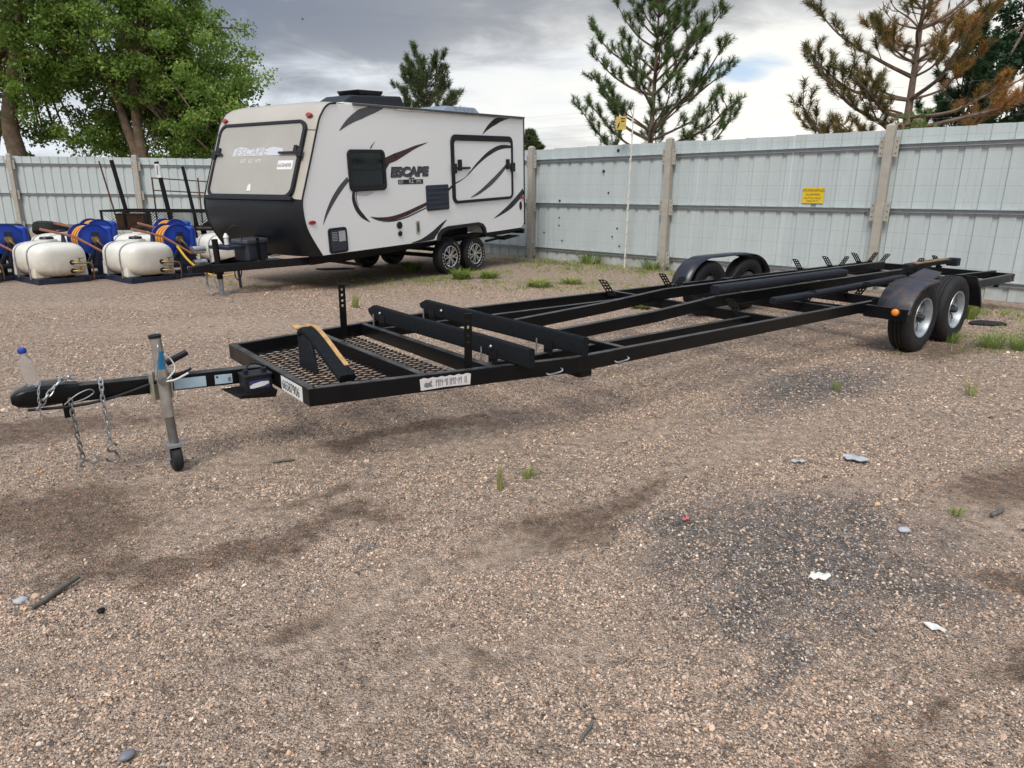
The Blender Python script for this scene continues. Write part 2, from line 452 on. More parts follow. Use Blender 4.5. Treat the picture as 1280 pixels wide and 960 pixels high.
def copy_tree(o, parent=None):
    c = o.copy(); COL.objects.link(c); c.parent = parent
    for ch in list(o.children): copy_tree(ch, c)
    return c
def rrect(x0, y0, x1, y1, r, n=5):
    P = []
    for cx, cy, a in ((x1-r, y1-r, 0), (x0+r, y1-r, 90), (x0+r, y0+r, 180), (x1-r, y0+r, 270)):
        for k in range(n + 1):
            t = math.radians(a + 90 * k / n); P.append((cx + r * math.cos(t), cy + r * math.sin(t)))
    return P
def catmull(pts, sub=6, closed=False):
    P = [Vector(p) for p in pts]; n = len(P); out = []
    for i in range(n if closed else n - 1):
        p0 = P[i-1] if (closed or i > 0) else P[i]; p1 = P[i]; p2 = P[(i+1) % n]; p3 = P[(i+2) % n] if (closed or i + 2 < n) else P[(i+1) % n]
        for k in range(sub):
            t = k / sub
            out.append(0.5 * ((2*p1) + (p2-p0)*t + (2*p0-5*p1+4*p2-p3)*t*t + (3*p1-p0-3*p2+p3)*t**3))
    if not closed: out.append(P[-1])
    return out
def text_mesh(body, size, fn, extrude=0.0, shear=0.0, spacing=1.0, xscale=1.0, align='LEFT', bold=0.0):
    """built-in font outline mapped by fn(x, y, depth) -> 3-d"""
    cu = bpy.data.curves.new('lettering', 'FONT'); cu.body = body; cu.size = size; cu.extrude = extrude; cu.shear = shear
    cu.space_character = spacing; cu.offset = bold; cu.align_x = align; cu.resolution_u = 3
    ob = bpy.data.objects.new('lettering', cu)
    m = bpy.data.meshes.new_from_object(ob)
    for v in m.vertices: v.co = Vector(fn(v.co.x * xscale, v.co.y, v.co.z))
    m.update(); m.name = 'lettering'
    bpy.data.objects.remove(ob); bpy.data.curves.remove(cu)
    m.materials.clear()
    return m

# ------------------------------------------------------------------ ground
def blob(x, y, cx, cy, rx, ry, rot=0.0):
    c, s = math.cos(math.radians(rot)), math.sin(math.radians(rot))
    u = ((x - cx) * c + (y - cy) * s) / rx; v = (-(x - cx) * s + (y - cy) * c) / ry
    return np.clip(1.25 - np.sqrt(u * u + v * v), 0, 1)
_ph = RNG.uniform(0, 6.28, (3, 40)); _dir = RNG.uniform(0, 6.28, 40)
def fnoise(x, y, f0, octs=4, seed=0):
    """cheap value-like noise from rotated sines, -1..1"""
    r = np.zeros_like(x, dtype=float); a = 1.0; tot = 0
    for o in range(octs):
        f = f0 * 1.93 ** o
        for k in range(3):
            i = (seed * 7 + o * 3 + k) % 40; t = _dir[i]
            r += a * np.sin(f * (x * np.cos(t) + y * np.sin(t)) + _ph[0, i] + 1.3 * np.sin(f * 0.61 * (x * np.sin(t) - y * np.cos(t)) + _ph[1, i]))
        tot += a * 1.7; a *= 0.62
    return np.clip(r / tot, -1.2, 1.2)
DARK = [(1.35, 2.80, 0.95, 0.72, 30), (1.40, 2.90, 0.62, 0.48, 30), (1.85, 3.25, 0.38, 0.30, 0), (0.98, 2.35, 0.28, 0.26, 0), (0.85, 3.0, 0.30, 0.22, 0), (1.15, 2.55, 0.35, 0.30, 0),
        (1.75, 2.45, 0.35, 0.28, 20), (2.6, 5.6, 1.5, 0.35, 40), (-0.75, 2.75, 0.10, 0.08, 40), (0.5, 3.05, 0.5, 0.03, 42),
        (5.6, 7.6, 0.9, 0.25, 30), (0.9, 2.0, 0.25, 0.12, 30)]
SOIL_SHADE = [(-2.35, 3.05, 0.60, 0.42, 30), (-2.05, 2.85, 0.5, 0.2, 20), (-1.60, 2.68, 0.50, 0.16, 10), (-1.15, 2.85, 0.40, 0.13, 30), (-0.80, 3.08, 0.42, 0.12, 35), (-1.05, 3.35, 0.42, 0.06, 15),
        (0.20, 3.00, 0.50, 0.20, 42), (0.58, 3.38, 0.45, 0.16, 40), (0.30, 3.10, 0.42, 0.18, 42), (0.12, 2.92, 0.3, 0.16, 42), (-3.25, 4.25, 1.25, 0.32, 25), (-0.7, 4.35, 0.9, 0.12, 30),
        (-0.15, 2.0, 0.18, 0.06, 20), (1.35, 1.75, 0.18, 0.07, 30), (1.75, 2.0, 0.22, 0.10, 40), (2.25, 2.6, 0.22, 0.12, 30), (2.9, 3.6, 0.6, 0.25, 30), (4.6, 7.0, 0.8, 0.35, 35),
        (-2.2, 13.4, 2.6, 1.3, 57), (0.6, 15.9, 1.6, 0.4, -42), (6.9, 10.2, 1.5, 0.3, -42), (-0.9, 2.2, 0.22, 0.07, 35), (-1.05, 3.28, 0.10, 0.06, 20), (0.9, 1.55, 0.25, 0.1, 20)]  # first blob here paints the shade under the travel trailer; the rest is soil
SAND = [(-1.75, 3.75, 0.8, 0.30, 20), (-1.35, 3.15, 0.5, 0.16, 25), (-0.35, 4.15, 0.7, 0.22, 30), (1.6, 4.2, 0.9, 0.25, 35), (0.0, 2.75, 0.35, 0.22, 40), (-0.6, 2.35, 0.5, 0.22, 40),
        (-3.5, 8.0, 2.5, 0.7, 15), (0.5, 9.8, 2.5, 0.8, 0), (-6, 9.4, 3, 0.5, 5), (2.4, 3.2, 0.5, 0.2, 30), (0.2, 2.2, 0.35, 0.2, 40), (-1.7, 1.9, 0.3, 0.25, 20), (0.75, 2.75, 0.35, 0.16, 40), (-0.3, 1.9, 0.3, 0.2, 40), (2.0, 3.6, 0.4, 0.14, 30), (0.9, 4.5, 0.8, 0.14, 35)]
def masks(x, y):
    wx = x + 0.16 * fnoise(x, y, 3.2, 3, 1) + 0.05 * fnoise(x, y, 13, 2, 4); wy = y + 0.16 * fnoise(x, y, 3.0, 3, 2) + 0.05 * fnoise(x, y, 12, 2, 3)
    out = []
    for L in (DARK, SOIL_SHADE, SAND):
        m = np.zeros_like(x, dtype=float)
        for b in L: m = np.maximum(m, blob(wx, wy, *b))
        out.append(m)
    return out
def gheight(x, y):
    h = 0.008 * fnoise(x, y, 1.7, 3, 5) + 0.004 * fnoise(x, y, 7.0, 2, 6)
    h = h - 0.022 * np.clip(blob(x, y, 0.42, 3.22, 0.75, 0.16, 42), 0, 1) - 0.014 * np.clip(blob(x, y, -0.3, 2.55, 2.4, 0.14, 40), 0, 1) - 0.014 * np.clip(blob(x, y, 1.15, 3.2, 2.6, 0.13, 38), 0, 1) + 0.010 * np.clip(blob(x, y, 0.15, 3.35, 1.6, 0.12, 41), 0, 1)
    return h
gx = np.concatenate([[-500, -200, -90, -45, -28, -19, -14.5], np.arange(-12, 12.01, 0.09), [14.5, 19, 28, 45, 90, 200, 500]])
gy = np.concatenate([[-300, -80, -20, -5, -1.5, 0], np.arange(0.6, 9, 0.07), np.arange(9, 20, 0.22), [21, 23, 26, 31, 40, 60, 110, 250, 900]])
X, Y = np.meshgrid(gx, gy, indexing='ij')
Zg = gheight(X, Y)
nx, ny = X.shape
gv = np.stack([X, Y, Zg], -1).reshape(-1, 3)
ii, jj = np.meshgrid(np.arange(nx - 1), np.arange(ny - 1), indexing='ij')
a0 = (ii * ny + jj).ravel()
gf = np.stack([a0, a0 + ny, a0 + ny + 1, a0 + 1], -1)
gm = bpy.data.meshes.new('ground')
gm.from_pydata(gv.tolist(), [], gf.tolist()); gm.update()
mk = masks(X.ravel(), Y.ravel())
for nm, arr in zip(('dark', 'soil', 'sand'), mk):  # soil also carries the shade painted under the travel trailer
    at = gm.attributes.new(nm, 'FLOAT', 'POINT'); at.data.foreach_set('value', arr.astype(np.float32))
gm.polygons.foreach_set('use_smooth', [True] * len(gm.polygons))

def ground_mat():
    t = NT('gravel_ground'); v = t.coord('Object')
    big = t.noise(t.mapping(v, (0.7, 1.3, 1)), 0.55, 4, 0.6); mid = t.noise(t.mapping(v, (0.75, 1.5, 1), rot=(0, 0, -0.5)), 2.6, 4, 0.65); fine = None
    base = t.mix(t.rng(big, 0.32, 0.68), (0.45, 0.312, 0.215), (0.545, 0.40, 0.288))
    base = t.mix(t.rng(mid, 0.50, 0.72, 0, 0.6), base, (0.25, 0.17, 0.115))
    at = {k: t.new('ShaderNodeAttribute', attribute_name=k).outputs['Fac'] for k in ('dark', 'soil', 'sand')}
    pn = t.math('SUBTRACT', t.noise(v, 8, 6, 0.78), 0.5)
    soil_shade = t.rng(t.math('ADD', at['soil'], t.math('MULTIPLY', pn, 2.0)), 0.18, 0.66)
    soil_shade = t.math('MULTIPLY', soil_shade, t.rng(at['soil'], 0.02, 0.25))
    base = t.mix(t.math('MULTIPLY', soil_shade, 0.9), base, (0.105, 0.060, 0.033))
    base = t.mix(t.math('MULTIPLY', at['sand'], 0.8), base, (0.54, 0.41, 0.31))
    v1 = t.voro(v, 105); v2 = t.voro(v, 46); v3 = t.voro(v, 240)
    sp1 = t.new('ShaderNodeSeparateColor'); t.l.new(v1.outputs['Color'], sp1.inputs[0])
    sp2 = t.new('ShaderNodeSeparateColor'); t.l.new(v2.outputs['Color'], sp2.inputs[0])
    sp3 = t.new('ShaderNodeSeparateColor'); t.l.new(v3.outputs['Color'], sp3.inputs[0])
    pal = [(0.0, (0.075, 0.062, 0.054)), (0.14, (0.16, 0.122, 0.098)), (0.34, (0.32, 0.232, 0.172)), (0.58, (0.47, 0.355, 0.27)), (0.80, (0.58, 0.465, 0.375)), (0.92, (0.54, 0.37, 0.25)), (0.98, (0.70, 0.62, 0.54))]
    g1 = t.ramp(sp1.outputs[0], pal); g2 = t.ramp(sp2.outputs[0], pal); g3 = t.ramp(sp3.outputs[0], pal)
    keep = t.math('SUBTRACT', 0.86, t.math('MULTIPLY', at['sand'], 0.52)); keep = t.math('SUBTRACT', keep, t.math('MULTIPLY', soil_shade, 0.50))
    c = t.mix(t.math('MULTIPLY', keep, 0.8), base, g3)
    m1 = t.math('MULTIPLY', t.rng(sp1.outputs[1], 0.35, 0.45), t.rng(v1.outputs['Distance'], 0.62, 0.40))
    c = t.mix(t.math('MULTIPLY', m1, keep), c, g1)
    m2 = t.math('MULTIPLY', t.rng(sp2.outputs[1], 0.72, 0.78), t.rng(v2.outputs['Distance'], 0.42, 0.30))
    c = t.mix(t.math('MULTIPLY', m2, keep), c, g2)
    darkf = t.math('MULTIPLY', t.rng(t.math('ADD', at['dark'], t.math('MULTIPLY', pn, -2.2)), 0.05, 1.15), t.rng(at['dark'], 0.0, 0.5))
    c = t.mix(t.math('MULTIPLY', darkf, 0.85), c, t.mix(sp1.outputs[2], (0.035, 0.033, 0.032), (0.24, 0.225, 0.21)))
    grit = t.noise(v, 15, 6, 0.82)
    gl = t.rng(grit, 0.36, 0.66, 0.56, 1.50)
    cc_ = t.new('ShaderNodeCombineColor'); [t.l.new(gl, cc_.inputs[k]) for k in range(3)]
    c = t.mix(1.0, c, cc_.outputs[0], 'MULTIPLY')
    t.base(c); t.set(Roughness=0.92, Specular_IOR_Level=0.25)
    h = t.math('ADD', t.math('MULTIPLY', t.rng(v1.outputs['Distance'], 0.62, 0.30), 0.7), t.math('MULTIPLY', t.rng(v3.outputs['Distance'], 0.6, 0.1), 0.35))
    h = t.math('ADD', h, t.math('MULTIPLY', grit, 2.2))
    t.bump(h, 1.0, 0.012)
    MATS['gravel_ground'] = t.m
ground_mat()
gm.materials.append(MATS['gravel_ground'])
ground = bpy.data.objects.new('ground', gm); COL.objects.link(ground)
tag(ground, 'tan and grey gravel yard with brown soil patches, dark stains and painted shade under the travel trailer', None, None, 'structure')

# loose stones on the ground: real little stones, too many to count
def stone_points():
    P = []
    for r0, r1, dens, s0, s1 in ((0.9, 3.0, 11500, 0.0022, 0.0082), (3.0, 5.6, 4200, 0.0032, 0.0095), (5.6, 12.0, 1000, 0.005, 0.013)):
        A = PI / 2 * 0.68 * (r1 * r1 - r0 * r0) * 1.0
        n = int(A * dens)
        r = np.sqrt(RNG.uniform(r0 * r0, r1 * r1, n)); th = RNG.uniform(-1.07, 1.07, n)
        x = r * np.sin(th); y = r * np.cos(th)
        d, s, q = masks(x, y)
        clump = 0.5 + 0.5 * fnoise(x, y, 2.4, 4, 8)
        pk = np.clip(0.20 + 0.85 * clump, 0.08, 1) * (1 - 0.78 * np.clip(q * 1.3, 0, 1)) * (1 - 0.80 * np.clip(s * 1.6, 0, 1)) + 0.75 * d
        k = RNG.uniform(0, 1, n) < pk
        x, y, d, s = x[k], y[k], d[k], s[k]
        sz = s0 + (s1 - s0) * RNG.beta(1.2, 4.4, len(x))
        big = RNG.uniform(0, 1, len(x)) < 0.006
        sz = np.where(big, sz * 2.1, sz)
        P.append((x, y, d, s, sz))
    return [np.concatenate(c) for c in zip(*P)]
sx, sy, sdk, ssl, ssz = stone_points()
PAL = np.array([(0.52, 0.40, 0.31), (0.44, 0.325, 0.245), (0.58, 0.46, 0.365), (0.32, 0.25, 0.20), (0.16, 0.135, 0.12), (0.070, 0.062, 0.060), (0.52, 0.34, 0.20), (0.68, 0.60, 0.52), (0.42, 0.25, 0.17), (0.36, 0.345, 0.33)])
PW = np.array([0.24, 0.20, 0.16, 0.13, 0.09, 0.08, 0.025, 0.035, 0.015, 0.035]); PW = PW / PW.sum()
ci = RNG.choice(len(PAL), len(sx), p=PW)
scol = PAL[ci] * RNG.uniform(0.85, 1.3, (len(sx), 1)) * np.array([1.09, 1.03, 0.965])
dkf = np.clip(sdk * 1.3 + 0.35 * fnoise(sx, sy, 9.0, 3, 9) * (sdk > 0.02), 0, 1) * (RNG.uniform(0, 1, len(sx)) < 0.66)
scol = scol * (1 - dkf[:, None]) + dkf[:, None] * np.array([0.10, 0.096, 0.094]) * RNG.choice([0.4, 0.7, 1.0, 1.8, 3.2], (len(sx), 1))
scol = scol * (1 - 0.70 * np.clip(ssl * 1.6 + RNG.normal(0, 0.25, len(sx)), 0, 1)[:, None] * np.array([0.75, 0.92, 1.0]))
sm = bpy.data.meshes.new('loose_gravel')
sz_ = gheight(sx, sy) + ssz * 0.30
sm.from_pydata(np.stack([sx, sy, sz_], -1).tolist(), [], [])
at = sm.attributes.new('size', 'FLOAT', 'POINT'); at.data.foreach_set('value', ssz.astype(np.float32))
at = sm.attributes.new('stone_col', 'FLOAT_COLOR', 'POINT'); at.data.foreach_set('color', np.concatenate([scol, np.ones((len(sx), 1))], 1).astype(np.float32).ravel())
def stone_mat():
    t = NT('loose_stone'); a = t.new('ShaderNodeAttribute', attribute_name='stone_col', attribute_type='INSTANCER')
    n = t.noise(t.coord('Object'), 1.6, 4, 0.6)
    t.base(t.mix(t.rng(n, 0.3, 0.7, 0, 0.35), a.outputs['Color'], (0.25, 0.18, 0.13))); t.set(Roughness=0.85, Specular_IOR_Level=0.3); MATS['loose_stone'] = t.m
stone_mat()
so = bpy.data.objects.new('loose_gravel', sm); COL.objects.link(so)
tag(so, 'loose tan, grey and orange stones strewn over the gravel yard', None, None, 'stuff')
ng = bpy.data.node_groups.new('stones', 'GeometryNodeTree')
ng.interface.new_socket('Geometry', in_out='INPUT', socket_type='NodeSocketGeometry'); ng.interface.new_socket('Geometry', in_out='OUTPUT', socket_type='NodeSocketGeometry')
N = ng.nodes; L = ng.links
gi = N.new('NodeGroupInput'); go = N.new('NodeGroupOutput')
join = N.new('GeometryNodeJoinGeometry')
for k in range(5):
    ico = N.new('GeometryNodeMeshIcoSphere'); ico.inputs['Radius'].default_value = 1.0; ico.inputs['Subdivisions'].default_value = 2
    pos = N.new('GeometryNodeInputPosition'); nz = N.new('ShaderNodeTexNoise'); nz.noise_dimensions = '4D'; nz.inputs['W'].default_value = 3.7 * k + 1; nz.inputs['Scale'].default_value = 0.9; nz.inputs['Detail'].default_value = 1
    sub = N.new('ShaderNodeVectorMath'); sub.operation = 'SUBTRACT'; L.new(nz.outputs['Color'], sub.inputs[0]); sub.inputs[1].default_value = (0.5, 0.5, 0.5)
    sc = N.new('ShaderNodeVectorMath'); sc.operation = 'SCALE'; L.new(sub.outputs[0], sc.inputs[0]); sc.inputs[3].default_value = 1.5
    L.new(pos.outputs[0], nz.inputs['Vector'])
    sp_ = N.new('GeometryNodeSetPosition'); L.new(ico.outputs[0], sp_.inputs[0]); L.new(sc.outputs[0], sp_.inputs['Offset'])
    g2i = N.new('GeometryNodeGeometryToInstance'); L.new(sp_.outputs[0], g2i.inputs[0]); L.new(g2i.outputs[0], join.inputs[0])
smat = N.new('GeometryNodeSetMaterial'); L.new(join.outputs[0], smat.inputs[0]); smat.inputs['Material'].default_value = MATS['loose_stone']
iop = N.new('GeometryNodeInstanceOnPoints'); iop.inputs['Pick Instance'].default_value = True
m2p = N.new('GeometryNodeMeshToPoints'); L.new(gi.outputs[0], m2p.inputs[0])
L.new(m2p.outputs[0], iop.inputs['Points']); L.new(smat.outputs[0], iop.inputs['Instance'])
rr = N.new('FunctionNodeRandomValue'); rr.data_type = 'FLOAT_VECTOR'; rr.inputs[0].default_value = (-0.5, -0.5, 0); rr.inputs[1].default_value = (0.5, 0.5, 6.283)
e2r = N.new('FunctionNodeEulerToRotation'); L.new(rr.outputs[0], e2r.inputs[0]); L.new(e2r.outputs[0], iop.inputs['Rotation'])
na = N.new('GeometryNodeInputNamedAttribute'); na.data_type = 'FLOAT'; na.inputs['Name'].default_value = 'size'
rs = N.new('FunctionNodeRandomValue'); rs.data_type = 'FLOAT_VECTOR'; rs.inputs[0].default_value = (0.8, 0.7, 0.45); rs.inputs[1].default_value = (1.35, 1.1, 0.8)
vm = N.new('ShaderNodeVectorMath'); vm.operation = 'SCALE'; L.new(rs.outputs[0], vm.inputs[0]); L.new(na.outputs[0], vm.inputs[3]); L.new(vm.outputs[0], iop.inputs['Scale'])
L.new(iop.outputs[0], go.inputs[0])
md = so.modifiers.new('stones', 'NODES'); md.node_group = ng

# ------------------------------------------------------------------ fences
FH = 2.55
def panel_mesh():
    prof = [(0.0, 0.0)]
    for k in range(3):
        c = 0.1525 + 0.305 * k
        prof += [(c - 0.048, 0.0), (c - 0.030, 0.026), (c + 0.030, 0.026), (c + 0.048, 0.0)]
        if k < 2: prof += [(c + 0.1525, 0.003)]
    prof += [(0.912, 0.0)]
    b = MB(); n = len(prof)
    b.v = [(x, y, 0.0) for x, y in prof] + [(x, y, FH) for x, y in prof]
    b.f = [(i, i + 1, n + i + 1, n + i) for i in range(n - 1)]
    m = bpy.data.meshes.new('panel'); m.from_pydata(b.v, [], b.f); m.update(); m.materials.append(MATS['panel_metal']); return m
PANEL = panel_mesh()
def post_mesh():
    b = MB(); b.box((0, 0, (FH + 0.07) / 2), (0.135, 0.11, FH + 0.07))
    b.hexa([(-0.0675, -0.055, FH + 0.07), (0.0675, -0.055, FH + 0.07), (0.0675, 0.055, FH + 0.07), (-0.0675, 0.055, FH + 0.07),
            (-0.03, -0.02, FH + 0.10), (0.03, -0.02, FH + 0.10), (0.03, 0.02, FH + 0.10), (-0.03, 0.02, FH + 0.10)])
    m = b.mesh('post'); m.materials.append(MATS['post_beige']); return m
def plate_mesh():
    b = MB()
    for sx_ in (-1, 1):
        b.box((sx_ * 0.105, -0.005, 0), (0.085, 0.012, 0.30))
    m = b.mesh('bracket_plate'); m.materials.append(MATS['post_beige']); return m
def bolt_mesh():
    b = MB()
    for sx_ in (-1, 1):
        for dz_ in (-0.09, 0, 0.09): b.lathe([(0.0, -0.016), (0.010, -0.016), (0.010, -0.01)], 6, Matrix.Translation((sx_ * 0.115, 0, dz_)))
    m = b.mesh('bolts'); m.materials.append(MATS['hole_dark']); return m
POST, PLATE, BOLT = post_mesh(), plate_mesh(), bolt_mesh()
RAILZ = (2.29, 1.30, 0.25)
def fence(label, start, rz, length, posts, seed, hs=lambda x: 1.0):
    rn = random.Random(seed)
    t = thing('metal_fence', label, 'fence', (start[0], start[1], 0), rz, 'sheet metal fences round the yard')
    n = int(length / 0.914)
    for i in range(n):
        o = link('panel', PANEL, None, t); o.location = (i * 0.914, 0.0 + rn.uniform(0, 0.004), 0); o.scale = (1, 1, hs(i * 0.914 + 0.457) + rn.uniform(-0.006, 0.005))
    ends = [0.0] + list(posts) + [length]
    for z in RAILZ:
        for a, b_ in zip(ends[:-1], ends[1:]):
            if b_ - a < 0.3: continue
            m = MB()
            m.box(((a + b_) / 2, -0.034, z + 0.027), (b_ - a - 0.01, 0.062, 0.006)); m.box(((a + b_) / 2, -0.022, z - 0.027), (b_ - a - 0.01, 0.040, 0.006)); m.box(((a + b_) / 2, -0.008, z), (b_ - a - 0.01, 0.008, 0.048))
            m.v = [(x_, y_, z_ * hs(x_)) for x_, y_, z_ in m.v]
            obj('rail', m, 'rail_galv', t)
    for x in posts:
        p = link('post', POST, None, t); p.location = (x, -0.115, -0.02); p.scale = (1, 1, hs(x))
        p.rotation_euler = (rn.uniform(-0.006, 0.006), rn.uniform(-0.008, 0.008), 0)
        for z in RAILZ:
            q = link('bracket_plate', PLATE, None, p); q.location = (0, 0, z + rn.uniform(-0.01, 0.01))
            q2 = link('bolts', BOLT, None, p); q2.location = (0, 0, z); q2['kind'] = 'stuff'
    return t
CORNER = (-8.6, 25.14)
RF_RZ = math.atan2(-0.669, 0.744)
rfence = fence('pale blue-grey ribbed metal fence behind the boat trailer and beside the pines', CORNER, RF_RZ, 31.0, (0.25, 4.3, 8.3, 12.23, 15.87, 19.88, 23.9, 27.9), 3, lambda x: (2.50 + 0.0125 * (x - 12.2)) / FH)
lfence = fence('pale blue-grey ribbed metal fence behind the white tanks under the leafy trees', (CORNER[0] - 24.0 * 0.9985, CORNER[1] - 24.0 * 0.055), math.atan2(0.055, 0.9985), 23.9, (2.7, 6.9, 11.1, 15.3, 19.5, 23.6), 4)
def rf(x, y=0.0, z=0.0):
    c, s = math.cos(RF_RZ), math.sin(RF_RZ)
    return Vector((CORNER[0] + x * c - y * s, CORNER[1] + x * s + y * c, z))
# small bullet-like holes and plugs in the sheets left of the tall post
hb = MB()
for x, z, r in ((14.55, 2.42, 0.035), (14.2, 2.0, 0.035), (14.35, 1.55, 0.022), (13.0, 1.36, 0.028), (13.0, 0.98, 0.02), (13.0, 0.80, 0.02), (14.62, 0.80, 0.022), (14.5, 0.62, 0.02), (12.55, 0.62, 0.02), (13.1, 0.46, 0.02), (14.7, 0.42, 0.02)):
    hb.lathe([(0.0, -0.006), (r, -0.006), (r, 0.0)], 10, Matrix.Translation((x, -0.002, z)))
obj('hole_patches', hb, 'hole_dark', rfence)['kind'] = 'stuff'

# electric fence: fibreglass pole with thin wires in front of the sheets
efl = thing('electric_fence', 'thin electric fence wires on a white pole in front of the right fence', 'wire fence', rf(0, -0.34)[:], RF_RZ)
pl = MB(); pl.tube([(15.08, 0, 0), (15.09, 0, 1.6), (15.10, 0, 3.25)], [0.017, 0.015, 0.013], 8)
obj('pole', pl, 'pole_white', efl, 40)
clip = MB()
for k in range(13):
    clip.box((15.09, -0.012, 0.25 + k * 0.245), (0.03, 0.03, 0.05))
obj('insulators', clip, 'pole_white', efl)['kind'] = 'stuff'
for k in range(13):
    z = 0.25 + k * 0.245
    wpts = [(x, -0.02 + 0.01 * math.sin(x * 3 + k), z - 0.012 * math.sin(PI * ((x - 15.08) / 6.0 % 1.0))) for x in np.arange(4, 30.5, 1.0)]
    obj('wire', MB().tube(wpts, 0.0011, 4, False), 'wire_grey', efl)

def sign(name, label, base, w, h, lines, mark=False, mat_='sign_yellow'):
    t = thing(name, label, 'sign', base[:], RF_RZ)
    obj('sign_board', MB().box((0, 0, h / 2), (w, 0.006, h)), mat_, t, None, 0.002)
    for txt, size, zc, mat in lines:
        m = text_mesh(txt, size, lambda x, y, d: (x, -0.0045 - d, zc + y), 0.0, 0, 1.0, 1.0, 'CENTER')
        link('lettering', m, mat, t)
    if mark:
        b = MB()
        b.prism([(-0.09, 0.05), (-0.06, 0.13), (-0.02, 0.14), (-0.05, 0.09), (-0.03, 0.085), (-0.10, 0.02)], lambda x, y, d: (x, -0.003 - d, y), 0, 0.002)
        b.prism([(-0.01, 0.20), (0.09, 0.20), (0.09, 0.222), (-0.01, 0.222)], lambda x, y, d: (x, -0.003 - d, y), 0, 0.002); b.prism([(0.0, 0.15), (0.08, 0.15), (0.08, 0.175), (0.0, 0.175)], lambda x, y, d: (x, -0.003 - d, y), 0, 0.002)
        obj('warning_mark', b, 'ink', t)['kind'] = 'stuff'
    return t
sign('warning_sign', 'yellow warning sign with black lettering on the right fence sheets', rf(18.72, -0.012, 1.41), 0.37, 0.27,
     [('WARNING', 0.078, 0.195, 'ink'), ('ALARMED', 0.058, 0.130, 'ink'), ('ELECTRIC FENCE', 0.040, 0.075, 'ink'), ('7000 VOLTS', 0.040, 0.025, 'ink')])
sign('hanging_sign', 'yellow sign hung on wires beside the white pole above the fence top', rf(14.83, -0.365, 2.80), 0.25, 0.26,
     [], True, 'sign_faded')

# ------------------------------------------------------------------ boat trailer
BT_A = 0.673
bt = thing('boat_trailer', 'long black empty boat trailer with tandem wheels and carpeted bunks', 'boat trailer', (-1.5351, 4.1653, 0), BT_A)
# local x = back along the trailer (s), local y = -lateral ; P(s, lat, z)
def P(s, lat, z): return (s, -lat, z)
ZT, RH = 0.522, 0.104
def rail_path(side): return [(0.0, -side * 0.687), (1.70, -side * 1.016), (10.13, -side * 1.016)]
for sd_ in (1, -1):
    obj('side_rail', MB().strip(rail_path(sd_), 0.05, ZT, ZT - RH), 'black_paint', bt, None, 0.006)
def cross(s, l0, l1, zt=ZT - 0.002, h=RH - 0.004, w=0.05, name='crossmember'):
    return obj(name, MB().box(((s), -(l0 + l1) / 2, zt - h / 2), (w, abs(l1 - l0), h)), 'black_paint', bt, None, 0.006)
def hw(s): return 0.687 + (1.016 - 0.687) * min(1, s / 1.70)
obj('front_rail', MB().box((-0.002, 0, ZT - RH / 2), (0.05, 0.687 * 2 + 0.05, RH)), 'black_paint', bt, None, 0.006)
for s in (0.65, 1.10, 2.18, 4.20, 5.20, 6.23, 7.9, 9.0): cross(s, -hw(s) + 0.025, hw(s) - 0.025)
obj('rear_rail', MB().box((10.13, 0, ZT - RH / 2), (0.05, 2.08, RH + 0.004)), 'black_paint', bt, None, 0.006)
# inner keel beams that climb towards the axles
for sd_ in (1, -1):
    pts = [(2.2, -sd_ * 0.27), (3.3, -sd_ * 0.30), (4.2, -sd_ * 0.31), (9.1, -sd_ * 0.31)]
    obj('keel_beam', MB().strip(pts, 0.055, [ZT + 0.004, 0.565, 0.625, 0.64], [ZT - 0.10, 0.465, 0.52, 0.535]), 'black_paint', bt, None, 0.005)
    obj('inner_beam', MB().strip([(1.12, -sd_ * 0.72), (4.18, -sd_ * 0.70)], 0.05, ZT - 0.028, ZT - 0.10), 'black_paint', bt, None, 0.005)
    for s in (4.2, 5.2, 6.23, 7.9, 9.0):
        obj('riser', MB().box((s, -sd_ * 0.31, 0.53), (0.07, 0.05, 0.03)), 'black_dull', bt)
# short outrigger under the bunks
obj('outrigger', MB().box((1.80, -0.86, ZT - RH - 0.028), (0.11, 0.30, 0.055)), 'black_dull', bt, None, 0.004)
# tongue
tg = MB(); tg.strip([(0.02, 0), (-1.18, 0)], 0.08, [0.512, 0.565], [0.42, 0.475])
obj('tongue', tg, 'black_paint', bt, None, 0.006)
cp = MB()
prof = [(-1.02, 0.572, 0.464, 0.048), (-1.10, 0.580, 0.468, 0.052), (-1.18, 0.586, 0.466, 0.056), (-1.25, 0.583, 0.470, 0.056), (-1.295, 0.563, 0.480, 0.047), (-1.32, 0.54, 0.50, 0.03)]
vs = []
for s, zt, zb, w in prof:
    for k in range(12):
        t = 2 * PI * k / 12; c, sn = math.cos(t), math.sin(t)
        vs.append((s, w * math.copysign(abs(c) ** 0.6, c), (zt + zb) / 2 + (zt - zb) / 2 * math.copysign(abs(sn) ** 0.6, sn)))
fs = [tuple(range(12)), tuple(60 + k for k in reversed(range(12)))]
for i in range(5):
    for k in range(12): fs.append((12*i + k, 12*i + 12 + k, 12*i + 12 + (k+1) % 12, 12*i + (k+1) % 12))
cp.add(vs, fs)
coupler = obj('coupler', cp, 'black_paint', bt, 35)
lat_ = MB(); lat_.box((-1.13, 0.0, 0.590), (0.10, 0.03, 0.018)); lat_.box((-1.17, 0, 0.583), (0.03, 0.05, 0.014))
obj('latch', lat_, 'galv_dark', coupler)
obj('brake_line', MB().tube(catmull([(-1.26, -0.05, 0.468), (-1.05, -0.062, 0.456), (-0.88, -0.058, 0.468), (-0.72, -0.06, 0.505), (-0.5, -0.055, 0.555), (-0.46, -0.05, 0.57)], 5), 0.008, 6), 'rubber', bt, 60)
